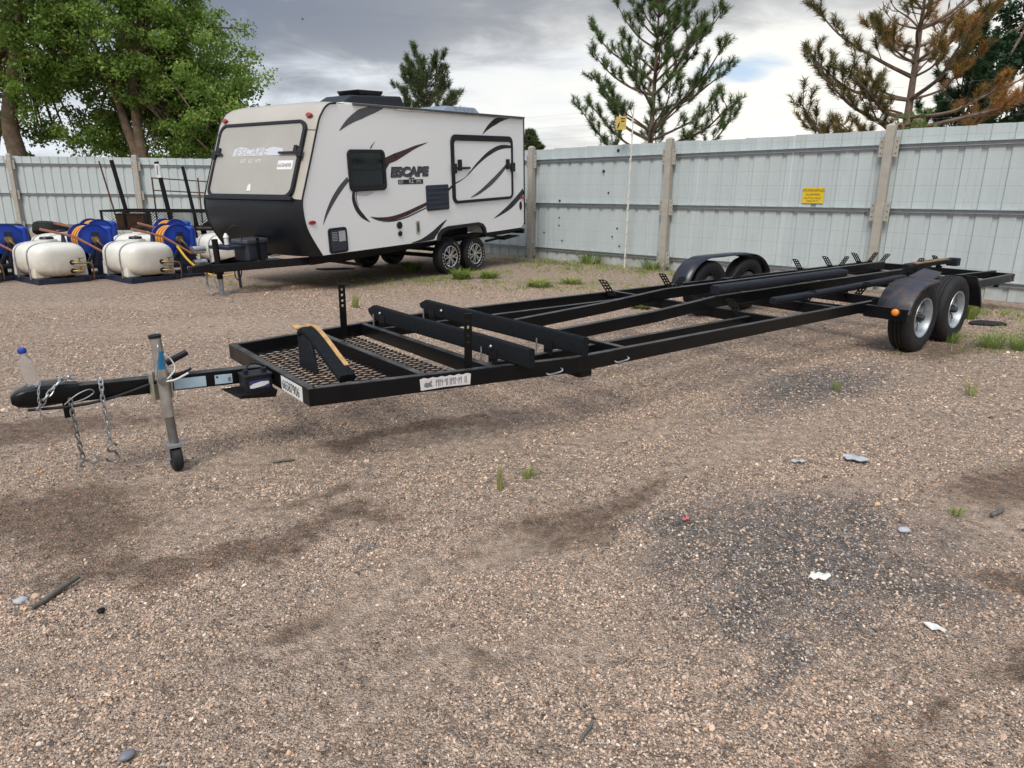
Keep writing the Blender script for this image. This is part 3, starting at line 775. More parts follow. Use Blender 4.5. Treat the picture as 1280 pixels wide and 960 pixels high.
obj('wire_loop', MB().tube(catmull([(-1.10, -0.06, 0.47), (-1.04, -0.066, 0.515), (-0.98, -0.066, 0.535), (-0.96, -0.066, 0.515), (-1.0, -0.066, 0.49), (-1.06, -0.066, 0.475)], 5), 0.0035, 5), 'wire_grey', bt, 60)
# chains
def chain(points, lw=0.017, lr=0.0042, pitch_=0.030):
    b = MB(); path = catmull(points, 14); d = 0.0; k = 0; nxt = 0.0
    for p, q in zip(path[:-1], path[1:]):
        L_ = (q - p).length
        while nxt <= d + L_ and L_ > 0:
            c = p.lerp(q, (nxt - d) / L_); dr = (q - p).normalized()
            a = dr.orthogonal().normalized(); b2 = dr.cross(a)
            side = (a * math.cos(0.5) + b2 * math.sin(0.5)) if k % 2 == 0 else (b2 * math.cos(0.5) - a * math.sin(0.5))
            pts = []
            for j in range(12):
                t = 2 * PI * j / 12
                pts.append(c + dr * (pitch_ * 0.70 * math.copysign(abs(math.cos(t)) ** 0.7, math.cos(t))) + side * (lw * 0.55 * math.copysign(abs(math.sin(t)) ** 0.7, math.sin(t))))
            b.tube(pts, lr, 5, False, True)
            nxt += pitch_; k += 1
        d += L_
    return b
def hook(p, ax, ay, big=1.0):
    a = Vector(ax); c = Vector(ay); p = Vector(p); pts = []; R1, R2 = 0.019 * big, 0.023 * big
    for k in range(15):
        th = math.radians(10 + 260 * k / 14); pts.append(p + c * R1 + (a * math.cos(th) + c * math.sin(th)) * R1)
    for k in range(1, 15):
        th = math.radians(90 - 265 * k / 14); pts.append(p - c * R2 + (a * math.cos(th) + c * math.sin(th)) * R2)
    return MB().tube(pts, 0.0062, 6)
c1 = obj('safety_chain', chain([(-1.07, -0.055, 0.48), (-1.072, -0.075, 0.42), (-1.07, -0.085, 0.32), (-1.065, -0.09, 0.23), (-1.06, -0.095, 0.165)]), 'galv_dark', bt, 60)
obj('hook', hook((-1.03, -0.10, 0.145), (0, 0.35, 0.5), (1, 0.2, 0.1), 1.1), 'galv_dark', c1, 60)
c2 = obj('safety_chain', chain([(-0.915, -0.02, 0.573), (-0.92, -0.055, 0.550), (-0.925, -0.072, 0.46), (-0.925, -0.08, 0.34), (-0.925, -0.085, 0.235)]), 'galv', bt, 60)
obj('hook', hook((-0.923, -0.088, 0.175), (1, 0.3, 0), (0.2, 0, 1), 1.15), 'galv_dark', c2, 60)
obj('safety_chain', chain([(-1.21, -0.06, 0.48), (-1.17, -0.075, 0.53), (-1.11, -0.055, 0.590), (-1.06, -0.02, 0.602), (-1.02, 0.01, 0.598)], 0.020), 'galv', bt, 60)
obj('pin_chain', chain([(-1.19, -0.055, 0.60), (-1.205, -0.075, 0.54), (-1.21, -0.078, 0.45), (-1.21, -0.08, 0.40)], 0.008, 0.002, 0.022), 'galv', bt, 60)
obj('chain_bracket', MB().box((-1.085, -0.02, 0.435), (0.04, 0.03, 0.09)), 'black_dull', bt)
# tongue jack
JX, JL = -0.635, 0.125
jt = MB()
jt.tube([P(JX - 0.005, JL, 0.785), P(JX + 0.012, JL, 0.33)], 0.030, 14)
jack = obj('tongue_jack', jt, 'jack_tube', bt, 40)
obj('inner_tube', MB().tube([P(JX + 0.012, JL, 0.335), P(JX + 0.02, JL, 0.165)], 0.0255, 14), 'galv_dark', jack, 40)
obj('cap', MB().tube([P(JX - 0.006, JL, 0.785), P(JX - 0.007, JL, 0.80)], 0.033, 14), 'black_plastic', jack, 40)
jc = MB(); jc.box(P(JX + 0.02, JL, 0.158), (0.085, 0.085, 0.022)); jc.box(P(JX - 0.012, JL, 0.11), (0.008, 0.03, 0.085)); jc.box(P(JX + 0.052, JL, 0.11), (0.008, 0.03, 0.085))
obj('wheel_fork', jc, 'galv', jack, None, 0.002)
obj('caster_wheel', MB().lathe([(0.012, -0.024), (0.062, -0.026), (0.071, -0.018), (0.073, 0), (0.071, 0.018), (0.062, 0.026), (0.012, 0.024)], 20, Matrix.Translation(P(JX + 0.02, JL, 0.072)) @ Matrix.Rotation(PI / 2, 4, 'Z')), 'rubber', jack, 40)
obj('axle_bolt', MB().tube([P(JX - 0.03, JL, 0.072), P(JX + 0.07, JL, 0.072)], 0.009, 8), 'galv', jack)
cl_ = MB(); cl_.box(P(JX, JL - 0.072, 0.50), (0.105, 0.016, 0.17)); cl_.box(P(JX - 0.045, JL - 0.045, 0.50), (0.012, 0.06, 0.17)); cl_.box(P(JX + 0.05, JL - 0.045, 0.50), (0.012, 0.06, 0.15))
obj('clamp', cl_, 'clamp_zinc', jack, None, 0.003)
obj('pivot', MB().tube([P(JX, JL - 0.04, 0.545), P(JX, JL + 0.055, 0.545)], 0.024, 12), 'galv_dark', jack, 40)
obj('pin_handle', MB().tube(catmull([P(JX + 0.01, JL + 0.05, 0.545), P(JX + 0.06, JL + 0.06, 0.55), P(JX + 0.13, JL + 0.05, 0.575)], 4), 0.006, 6), 'white_sticker', jack, 60)
obj('lanyard', MB().tube(catmull([P(JX + 0.02, JL + 0.03, 0.55), P(JX + 0.07, JL + 0.02, 0.60), P(JX + 0.055, JL + 0.01, 0.66), P(JX + 0.02, JL + 0.02, 0.69)], 5), 0.004, 5), 'white_sticker', jack, 60)
cr = MB(); cr.tube(catmull([P(JX - 0.002, JL + 0.028, 0.745), P(JX - 0.005, JL + 0.045, 0.745), P(JX - 0.01, JL + 0.045, 0.70), P(JX - 0.03, JL + 0.043, 0.60), P(JX - 0.035, JL + 0.04, 0.56)], 5), 0.006, 6)
obj('crank_rod', cr, 'galv', jack, 60)
obj('crank_grip', MB().tube([P(JX + 0.05, JL - 0.085, 0.615), P(JX + 0.165, JL - 0.085, 0.665)], 0.019, 12), 'black_plastic', jack, 40)
sb = MB(); sb.grid(lambda u, v: P(JX + 0.003 + 0.0312 * math.sin(-0.9 + 1.5 * u), JL + 0.0312 * math.cos(-0.9 + 1.5 * u), 0.61 + 0.10 * v), 6, 1)
obj('label_band', sb, 'blue_label', jack, 60)
# stickers on the tongue
def tz(s): return 0.462 + (-s) / 1.2 * 0.053
def sticker(s0, s1, h, mat, nlines, name='sticker'):
    b = MB(); y = -0.0425
    b.prism([(s0, -h / 2), (s1, -h / 2), (s1, h / 2), (s0, h / 2)], lambda x, z, d: (x, y - d, tz(x) + z), 0, 0.0015)
    st = obj(name, b, mat, bt)
    l = MB(); rn = random.Random(int(s1 * 1000))
    for k in range(nlines):
        z = h / 2 - h * (k + 0.8) / (nlines + 0.6); x = s0 + 0.012
        while x < s1 - 0.02:
            w = rn.uniform(0.008, 0.03); w = min(w, s1 - 0.012 - x)
            l.prism([(x, z - h * 0.02), (x + w, z - h * 0.02), (x + w, z + h * 0.025), (x, z + h * 0.025)], lambda a, c, d: (a, y - 0.0025 - d, tz(a) + c), 0, 0.0004); x += w + 0.006
    return st
sticker(-0.56, -0.385, 0.062, 'blue_sticker', 6)
st2 = sticker(-0.335, -0.235, 0.056, 'blue_sticker', 3)
b = MB(); b.box((-0.252, -0.0445, tz(-0.252) - 0.004), (0.018, 0.001, 0.024)); obj('code_block', b, 'ink_grey', st2)
b = MB(); b.lathe([(0.0, -0.0455), (0.007, -0.0455), (0.007, -0.044)], 10, Matrix.Translation((-0.322, 0, tz(-0.32) + 0.016))); obj('emblem', b, 'ink_blue', st2)
# battery in its tray beside the tongue
tr = MB(); tr.hexa([(-0.25, -0.005, 0.385), (-0.04, -0.005, 0.36), (-0.04, -0.215, 0.36), (-0.25, -0.215, 0.385), (-0.30, -0.005, 0.405), (-0.03, -0.005, 0.405), (-0.03, -0.225, 0.405), (-0.24, -0.225, 0.405)])
obj('battery_tray', tr, 'black_dull', bt)
bx = MB().box((-0.125, -0.13, 0.45), (0.16, 0.13, 0.10)); bat = obj('battery', bx, 'black_plastic', bt, None, 0.006)
b = MB(); b.box((-0.125, -0.13, 0.503), (0.168, 0.138, 0.014)); b.box((-0.18, -0.13, 0.52), (0.025, 0.03, 0.025)); b.box((-0.07, -0.13, 0.52), (0.025, 0.03, 0.025)); obj('battery_lid', b, 'black_plastic', bat, None, 0.004)
b = MB(); b.prism([(-0.185, 0.427), (-0.065, 0.427), (-0.065, 0.475), (-0.185, 0.475)], lambda x, z, d: (x, -0.1955 - d, z), 0, 0.001); obj('battery_label', b, 'ink_blue', bat)
b = MB(); b.prism([(-0.183, 0.432), (-0.16, 0.43), (-0.10, 0.437), (-0.068, 0.448), (-0.068, 0.462), (-0.11, 0.466), (-0.16, 0.458), (-0.183, 0.446)], lambda x, z, d: (x, -0.1975 - d, z), 0, 0.0008); obj('battery_swoosh', b, 'white_sticker', bat)
obj('battery_cable', MB().tube(catmull([(-0.18, -0.13, 0.53), (-0.14, -0.10, 0.56), (-0.06, -0.05, 0.53), (-0.02, -0.02, 0.50)], 5), 0.006, 6), 'rubber', bat, 60)
# number plate on the front rail
b = MB(); b.prism([(0.30, 0.425), (0.62, 0.425), (0.62, 0.512), (0.30, 0.512)], lambda l, z, d: (-0.0285 - d, -l, z), 0, 0.0015); npl = obj('number_sticker', b, 'white_sticker', bt)
m = text_mesh('66587906', 0.082, lambda x, y, d: (-0.0318 - d, -(0.318 + x), 0.440 + y), 0, 0, 1.0, 0.80); link('lettering', m, 'ink', npl)
# worn maker's sticker on the near side rail (flared part)
def onrail(t, z, off):   # t metres along the flared rail from the front corner
    ang = math.atan2(1.016 - 0.687, 1.70); n_ = (math.sin(-ang) * -1, 0)
    s = t * math.cos(ang); l = 0.687 + t * math.sin(ang)
    return (s - math.sin(ang) * (0.025 + off), -(l + math.cos(ang) * (0.025 + off)), z)
top = [(0.62 + 0.33 * k / 12, 0.500 + (0.006 if k % 2 else -0.001)) for k in range(13)]
b = MB(); b.prism([(0.625, 0.430), (0.78, 0.436), (0.945, 0.432)] + list(reversed(top)), lambda t, z, d: onrail(t, z, 0.0015 + d), 0, 0.001); ms = obj('maker_sticker', b, 'worn_sticker', bt)
lt = MB(); rnl = random.Random(5)
for k in range(9):
    x0 = 0.722 + k * 0.0245
    for a, b_ in (((0.0, 0.0), (0.0, 1.0)), ((0.016, 0.0), (0.016, 1.0)), ((0.0, 0.5 + 0.5 * (k % 2)), (0.016, 0.5 + 0.5 * ((k + 1) % 2)))):
        if rnl.random() < 0.2: continue
        p0 = onrail(x0 + a[0], 0.447 + 0.042 * a[1], 0.0042); p1 = onrail(x0 + b_[0], 0.447 + 0.042 * b_[1], 0.0042)
        lt.beam(p0, p1, 0.0035, 0.0008, (0.2, 1, 0))
obj('worn_lettering', lt, 'ink_grey', ms)
b = MB(); b.prism([(0.645, 0.455), (0.66, 0.445), (0.685, 0.45), (0.70, 0.448), (0.69, 0.465), (0.695, 0.488), (0.675, 0.472), (0.655, 0.476), (0.648, 0.468)], lambda t, z, d: onrail(t, z, 0.004 + d), 0, 0.0006); obj('emblem', b, 'ink_grey', ms)
# expanded metal floor of the front platform
fl = MB()
def hwl(s): return hw(s) - 0.02
z = 0.437
n = 0
for k in range(-40, 50):
    for sg in (1, -1):
        c = k * 0.060
        pts = []
        for s in np.arange(0.02, 1.09, 0.107):
            l = c + sg * (s - 0.5) * 0.5
            if abs(l) < hwl(s): pts.append((s, -l))
            elif pts: break
        if len(pts) > 1:
            p0, p1 = pts[0], pts[-1]
            fl.beam((p0[0], p0[1], z + 0.002 * sg), (p1[0], p1[1], z + 0.002 * sg), 0.0065, 0.005)
mf = obj('mesh_floor', fl, 'black_dull', bt); mf['kind'] = 'stuff'
# uprights with holes
def plate_with_holes(w, h, holes, r=0.008, slant=0.0):
    """flat bar in local (x, z); holes cut through as real openings (square cells)"""
    b = MB(); zs = [0.0]
    for hz_ in holes: zs += [hz_ - r, hz_ + r]
    zs.append(h); t = 0.006
    for i in range(len(zs) - 1):
        a, c = zs[i], zs[i + 1]
        if i % 2 == 0: b.box((0, 0, (a + c) / 2), (w, t, c - a))
        else:
            b.box((-w / 4 - r / 2, 0, (a + c) / 2), (w / 2 - r, t, c - a)); b.box((w / 4 + r / 2, 0, (a + c) / 2), (w / 2 - r, t, c - a))
    return b
for sd_, s in ((1, 0.95), (-1, 0.90)):
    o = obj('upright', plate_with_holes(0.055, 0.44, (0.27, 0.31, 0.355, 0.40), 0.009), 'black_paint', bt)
    o.location = P(s, sd_ * (hw(s) - 0.035), 0.42)
# carpeted cross bunks
def bunk_board(s0, l0, l1, zt, h, name='cross_bunk'):
    b = MB(); n = 26
    sec = rrect(-0.024, -h / 2, 0.024, h / 2, 0.012, 3); k = len(sec)
    vs = []
    for i in range(n + 1):
        l = l0 + (l1 - l0) * i / n
        e = min(1.0, (i / n) / 0.045); sc_ = math.sqrt(max(0.06, 1 - (1 - e) ** 2))
        for x, z_ in sec: vs.append((s0 + x, -l, zt - h / 2 + z_ * sc_ + (1 - sc_) * h * 0.10 + 0.004 * math.sin(l * 3)))
    fs = [tuple(range(k)), tuple(n * k + j for j in reversed(range(k)))]
    for i in range(n):
        for j in range(k): fs.append((i*k + j, (i+1)*k + j, (i+1)*k + (j+1) % k, i*k + (j+1) % k))
    b.add(vs, fs); bo = obj(name, b, 'carpet', bt, 50)
    return bo
b1 = bunk_board(1.24, -1.02, 1.10, 0.650, 0.125)
b2 = bunk_board(1.72, -0.98, 1.08, 0.658, 0.125)
for bo, s0, ls in ((b1, 1.24, (-0.80, 0.72)), (b2, 1.72, (-0.62,))):
    for l in ls:
        obj('bolt', MB().lathe([(0.0, -0.010), (0.009, -0.008), (0.013, 0.0), (0.013, 0.003)], 8, Matrix.Translation(P(s0 - 0.032, l, 0.60)) @ Matrix.Rotation(-PI / 2, 4, 'Z')), 'galv', bo, 60)
for s0 in (1.24, 1.72):
    for l in (-0.78, 0.74):
        br = MB(); br.box(P(s0 - 0.028, l, 0.535), (0.006, 0.09, 0.11)); br.box(P(s0 - 0.0, l, 0.526), (0.08, 0.07, 0.008)); obj('bunk_bracket', br, 'black_dull', bt)
        obj('hanger_bolt', MB().tube([P(s0 - 0.05, l - 0.10, 0.47), P(s0 - 0.05, l - 0.10, 0.585)], 0.006, 6), 'galv', bt)
# bow stop: panel with sloping carpet pad and plywood strip
b = MB(); b.prism([(-0.14, 0.435), (0.14, 0.435), (0.09, 0.60), (0.0, 0.685), (-0.10, 0.69), (-0.14, 0.66)], lambda l, z_, d: (0.255 + d, -l, z_), 0, 0.02); bs = obj('bow_stop', b, 'carpet_worn', bt, None, 0.004)
pad = MB(); n = 16
def padpt(u): return catmull([(0.30, 0.11, 0.66), (0.30, 0.04, 0.685), (0.30, -0.11, 0.645), (0.30, -0.32, 0.555), (0.30, -0.50, 0.482)], 6)
pp = padpt(0)
vs = []; sec = rrect(-0.056, -0.024, 0.056, 0.028, 0.022, 3); k = len(sec)
for i, p_ in enumerate(pp):
    d = (pp[min(i+1, len(pp)-1)] - pp[max(i-1, 0)]).normalized(); up = Vector((1, 0, 0)).cross(d); up = up if up.z > 0 else -up
    for x, y in sec: vs.append(p_ + Vector((x, 0, 0)) + up * y)
fs = [tuple(range(k)), tuple((len(pp)-1) * k + j for j in reversed(range(k)))]
for i in range(len(pp) - 1):
    for j in range(k): fs.append((i*k + j, (i+1)*k + j, (i+1)*k + (j+1) % k, i*k + (j+1) % k))
pad.add(vs, fs); obj('carpet_pad', pad, 'carpet', bs, 50)
ply = MB()
for i in range(2, len(pp) - 4):
    a, c = pp[i], pp[i + 1]
    ply.beam(a + Vector((0.035, 0, 0.030)), c + Vector((0.035, 0, 0.030)), 0.030, 0.010)
ply.box(pp[1] + Vector((0.0, 0.02, 0.034)), (0.13, 0.05, 0.012), Matrix.Rotation(0.2, 3, 'X')); ply.box(pp[1] + Vector((-0.03, 0.06, 0.03)), (0.05, 0.07, 0.012), Matrix.Rotation(0.2, 3, 'X'))
obj('plywood_strip', ply, 'plywood', bs)
# perforated bunk brackets
def perf_bracket(lean):
    b = MB(); w = 0.085; h = 0.165; n = 4; r = 0.0085
    def fn(x, z, d): return (x + lean * z, d, z)
    zs = [0.0]
    for k in range(n):
        c = 0.05 + k * 0.031; zs += [c - r, c + r]
    zs.append(h)
    cols = [(-w / 2, -w * 0.29), (-w * 0.29 + 2 * r, w * 0.29 - 2 * r), (w * 0.29, w / 2)]
    for i_ in range(len(zs) - 1):
        a, c = zs[i_], zs[i_ + 1]
        if i_ % 2 == 0:
            if i_ == len(zs) - 2: b.prism([(-w / 2, a), (w / 2, a), (w * 0.1, c), (-w / 2, c)], fn, -0.004, 0.004)
            else: b.prism([(-w / 2, a), (w / 2, a), (w / 2, c), (-w / 2, c)], fn, -0.004, 0.004)
        else:
            for x0, x1 in cols: b.prism([(x0, a), (x1, a), (x1, c), (x0, c)], fn, -0.004, 0.004)
    b.box((0, 0.0, 0.005), (w, 0.03, 0.03))
    return b.mesh('bunk_bracket')
BRL, BRR = perf_bracket(-0.7), perf_bracket(0.7)
for m_ in (BRL, BRR): m_.materials.append(MATS['black_dull'])
for s, l, z0, mm in ((4.07, -0.92, 0.50, BRL), (4.95, -0.80, 0.48, BRR), (5.08, -0.95, 0.50, BRL), (6.05, -0.95, 0.50, BRL), (6.22, -0.85, 0.50, BRR), (8.05, -0.98, 0.51, BRL), (8.85, -0.95, 0.51, BRL), (9.06, -0.92, 0.50, BRR), (9.75, -0.95, 0.52, BRL), (9.95, -0.90, 0.52, BRR), (10.5, -0.80, 0.50, BRR),
                     (4.20, 0.60, 0.47, BRL), (5.20, 0.64, 0.47, BRR), (6.23, 0.60, 0.47, BRL), (6.30, 0.66, 0.48, BRR), (8.55, 0.32, 0.60, BRR), (9.35, 0.34, 0.60, BRL)):
    if s > 10.3: s = 10.12
    o = link('bunk_bracket', mm, None, bt); o.location = P(s, l, z0); o.rotation_euler = (0, 0, random.uniform(-0.25, 0.25) - 0.45)
# long carpeted bunks
def bunk_roll(name, pts, rx, rz_, mat, cut=None):
    b = MB(); path = catmull([P(*p) for p in pts], 8); k = 14; vs = []; N_ = len(path)
    for i, c in enumerate(path):
        d = (path[min(i+1, N_-1)] - path[max(i-1, 0)]).normalized(); side = d.cross(Vector((0, 0, 1))).normalized(); up = side.cross(d)
        e = min(i, N_ - 1 - i); sc_ = 1.0 if e > 0 else 0.88
        for j in range(k):
            t = 2 * PI * j / k; cc, ss = math.cos(t), math.sin(t)
            wob = 1 + 0.05 * math.sin(i * 2.1 + j * 1.3)
            vs.append(c + side * (rx * sc_ * wob * math.copysign(abs(cc) ** 0.5, cc)) + up * (rz_ * sc_ * wob * math.copysign(abs(ss) ** 0.5, ss)))
    fs = [tuple(range(k)), tuple((N_-1) * k + j for j in reversed(range(k)))]
    for i in range(N_ - 1):
        for j in range(k): fs.append((i*k + j, (i+1)*k + j, (i+1)*k + (j+1) % k, i*k + (j+1) % k))
    b.add(vs, fs); return obj(name, b, mat, bt, 50)
rl1 = bunk_roll('long_bunk', [(4.15, 0.33, 0.690), (5.0, 0.33, 0.690), (6.0, 0.34, 0.697), (6.6, 0.34, 0.70)], 0.062, 0.044, 'carpet_worn')
rl2 = bunk_roll('long_bunk', [(4.62, 0.66, 0.585), (5.4, 0.67, 0.59), (6.4, 0.66, 0.60), (7.5, 0.64, 0.615)], 0.042, 0.033, 'carpet_worn')
rl3 = bunk_roll('long_bunk', [(8.25, 0.34, 0.665), (8.9, 0.38, 0.685), (9.5, 0.40, 0.685)], 0.05, 0.04, 'carpet_worn')
obj('plywood_core', MB().beam(P(8.40, 0.385, 0.707), P(9.30, 0.432, 0.724), 0.085, 0.014), 'plywood_old', rl3)
b = MB(); b.box(P(9.62, 0.42, 0.665), (0.14, 0.14, 0.11)); obj('end_block', b, 'carpet_worn', bt, None, 0.012)
b = MB(); b.strip([(8.0, -0.62), (10.1, -0.80)], 0.05, ZT + 0.03, ZT - 0.03); obj('brace', b, 'black_paint', bt, None, 0.004)
# rail hooks, rear reflectors
for t_ in ((1.50, 0.985), (2.10, 1.018)):
    obj('tie_hook', MB().tube(catmull([P(t_[0] - 0.06, t_[1] + 0.028, 0.445), P(t_[0] - 0.05, t_[1] + 0.05, 0.44), P(t_[0] + 0.04, t_[1] + 0.05, 0.445), P(t_[0] + 0.06, t_[1] + 0.05, 0.455), P(t_[0] + 0.065, t_[1] + 0.028, 0.46)], 4), 0.006, 6), 'galv', bt, 60)
obj('tail_lamp', MB().box(P(10.160, 0.97, 0.475), (0.012, 0.10, 0.07)), 'red_lens', bt, None, 0.004)
obj('corner_reflector', MB().box(P(10.10, 1.0465, 0.475), (0.05, 0.006, 0.06)), 'red_lens', bt, None, 0.002)
obj('licence_bracket', MB().box(P(9.6, 1.0, 0.40), (0.08, 0.05, 0.05)), 'black_dull', bt)
# axles, wheels, fenders
AX = (6.25, 7.11); WL = 1.30; WR = 0.365
for s in AX:
    obj('axle', MB().box((s, 0, 0.345), (0.06, 2.4, 0.06)), 'black_dull', bt)
for sd_ in (1, -1):
    sp = MB()
    for k in range(4): sp.beam(P(6.05 + 0.04 * k, sd_ * 0.98, 0.40 - 0.012 * k), P(7.31 - 0.04 * k, sd_ * 0.98, 0.40 - 0.012 * k), 0.05, 0.010)
    sp.box(P(6.68, sd_ * 0.98, 0.40), (0.12, 0.06, 0.07)); obj('leaf_spring', sp, 'black_dull', bt)
def tyre_prof(R, w, rim):
    h = w / 2
    return [(rim, -h * 0.80), (rim + 0.02, -h * 0.98), (R * 0.80, -h * 1.05), (R * 0.91, -h * 1.0), (R * 0.965, -h * 0.86), (R * 0.992, -h * 0.66),
            (R, -h * 0.50), (R, -h * 0.42), (R - 0.008, -h * 0.40), (R - 0.008, -h * 0.34), (R, -h * 0.32), (R, -h * 0.05), (R - 0.008, -h * 0.04), (R - 0.008, h * 0.04), (R, h * 0.05), (R, h * 0.32), (R - 0.008, h * 0.34), (R - 0.008, h * 0.40), (R, h * 0.42), (R, h * 0.50),
            (R * 0.992, h * 0.66), (R * 0.965, h * 0.86), (R * 0.91, h * 1.0), (R * 0.80, h * 1.05), (rim + 0.02, h * 0.98), (rim, h * 0.80)]
TYRE = MB().lathe(tyre_prof(WR, 0.205, 0.195), 44).mesh('tyre'); TYRE.materials.append(MATS['rubber'])
TYRE.polygons.foreach_set('use_smooth', [True] * len(TYRE.polygons)); TYRE.set_sharp_from_angle(angle=math.radians(38))
# steel spoke rim: outer face towards -Y
rb = MB(); rb.lathe([(0.200, -0.088), (0.207, -0.098), (0.205, -0.104), (0.192, -0.100), (0.186, -0.075), (0.180, -0.05), (0.178, -0.01), (0.170, 0.05), (0.17, 0.08)], 40)
RIMO = rb
sp = MB()
for k in range(8):
    t0 = 2 * PI * k / 8
    P8 = []
    for r, wd_, ya, yb in ((0.060, 0.030, -0.048, -0.030), (0.175, 0.048, -0.038, -0.020)):
        for sgn, y in ((-1, ya), (1, ya), (1, yb), (-1, yb)):
            c, s_ = math.cos(t0), math.sin(t0); w2 = sgn * wd_ / 2
            P8.append((r * c - w2 * s_, y, r * s_ + w2 * c))
    rb.add(P8, [(0,1,2,3),(7,6,5,4),(0,4,5,1),(1,5,6,2),(2,6,7,3),(3,7,4,0)])
rb.lathe([(0.0, -0.040), (0.065, -0.048), (0.072, -0.040), (0.072, -0.02)], 24)
RIM = rb.mesh('rim'); RIM.materials.append(MATS['rim_grey']); RIM.polygons.foreach_set('use_smooth', [True] * len(RIM.polygons)); RIM.set_sharp_from_angle(angle=math.radians(30))
hbm = MB(); hbm.lathe([(0.0, -0.105), (0.028, -0.105), (0.034, -0.095), (0.036, -0.045)], 16)
for k in range(5):
    t0 = 2 * PI * k / 5; hbm.lathe([(0.0, -0.066), (0.008, -0.066), (0.010, -0.045)], 6, Matrix.Translation((0.052 * math.cos(t0), 0, 0.052 * math.sin(t0))))
HUB = hbm.mesh('hub'); HUB.materials.append(MATS['rim_hub'])
for sd_ in (1, -1):
    for s in AX:
        w = bpy.data.objects.new('wheel', None); COL.objects.link(w); w.parent = bt; w.location = P(s, sd_ * WL, WR - 0.006)
        w.rotation_euler = (0.0, random.uniform(0, 1), 0 if sd_ > 0 else PI)
        link('tyre', TYRE, None, w); link('rim', RIM, None, w); link('hub', HUB, None, w)
def fender_strip(prof, l0, l1, side, skirt, mat, name, warp=0.0, tear=None):
    """sheet bent along prof [(s, z)], from lateral l0 to l1, with a hanging outer skirt"""
    pr = catmull([(a, 0, c) for a, c in prof], 5); n = len(pr)
    b = MB()
    def cols(k):
        p_ = pr[k]; w1 = warp * math.sin(k * 1.7) ; w2 = warp * math.sin(k * 0.9 + 2)
        ctr = Vector((6.68, 0, 0.25)); d = (p_ - ctr).normalized()
        sk = p_ - d * (skirt + w1)
        return [P(p_.x, side * l0, p_.z + w1), P(p_.x, side * (l0 + l1) / 2, p_.z + 0.012 + w2), P(p_.x, side * (l1 - 0.02), p_.z + 0.004 + w2 * 0.4), P(p_.x, side * l1, p_.z - 0.012), P(sk.x, side * (l1 + 0.002), sk.z)]
    vs = []
    for k in range(n): vs += cols(k)
    fs = []
    for k in range(n - 1):
        for j in range(4): fs.append((5*k + j, 5*k + 5 + j, 5*k + 6 + j, 5*k + 1 + j))
    b.add(vs, fs); o = obj(name, b, mat, bt, 35)
    so_ = o.modifiers.new('thick', 'SOLIDIFY'); so_.thickness = 0.005; so_.offset = 0
    return o
full = [(5.72, 0.40), (5.77, 0.54), (5.88, 0.67), (6.04, 0.745), (6.25, 0.772), (7.0, 0.775), (7.22, 0.75), (7.40, 0.67), (7.53, 0.54), (7.58, 0.40)]
simple('fender_paint', (0.009, 0.011, 0.019), 0.33, 0.1, 0.2, 4, 0.03)
simple('fender_worn', (0.024, 0.027, 0.038), 0.5, 0.15, 0.5, 5, 0.34, (0.24, 0.115, 0.045), 0.2, 30)
fender_strip(full, 1.16, 1.45, -1, 0.055, 'fender_paint', 'fender')
nf = fender_strip([(5.72, 0.45), (5.77, 0.56), (5.90, 0.675), (6.06, 0.725), (6.22, 0.735), (6.36, 0.742)], 1.14, 1.46, 1, 0.045, 'fender_worn', 'fender', 0.008)
nf['label'] = 'crumpled and rust-scuffed front half of the near fender'
tp = MB(); tp.hexa([P(6.38, 1.14, 0.742), P(6.38, 1.38, 0.735), P(6.80, 1.30, 0.775), P(6.80, 1.12, 0.80), P(6.37, 1.14, 0.750), P(6.37, 1.38, 0.743), P(6.80, 1.30, 0.783), P(6.80, 1.12, 0.808)])
obj('torn_fender_strip', tp, 'fender_worn', bt)
fender_strip([(7.40, 0.70), (7.52, 0.60), (7.62, 0.46), (7.68, 0.34)], 1.14, 1.46, 1, 0.05, 'fender_paint', 'fender')
mp_ = MB(); mp_.box(P(5.74, 1.24, 0.44), (0.05, 0.42, 0.12)); obj('fender_mount', mp_, 'black_paint', bt, None, 0.006)
obj('fender_mount', MB().box(P(5.74, -1.24, 0.42), (0.05, 0.42, 0.09)), 'black_paint', bt, None, 0.006)
obj('side_plate', MB().box(P(6.70, 1.085, 0.50), (1.9, 0.012, 0.12)), 'black_dull', bt)
lm = MB().lathe([(0.0, -0.032), (0.020, -0.030), (0.033, -0.020), (0.036, -0.006), (0.036, 0.0)], 18, Matrix.Translation(P(5.713, 1.34, 0.462)) @ Matrix.Rotation(-PI / 2, 4, 'Z')); lamp_ = obj('marker_lamp', lm, 'amber_lens', bt, 40)
obj('lamp_ring', MB().lathe([(0.037, -0.008), (0.046, -0.006), (0.048, 0.0)], 18, Matrix.Translation(P(5.713, 1.34, 0.462)) @ Matrix.Rotation(-PI / 2, 4, 'Z')), 'rubber', lamp_, 40)

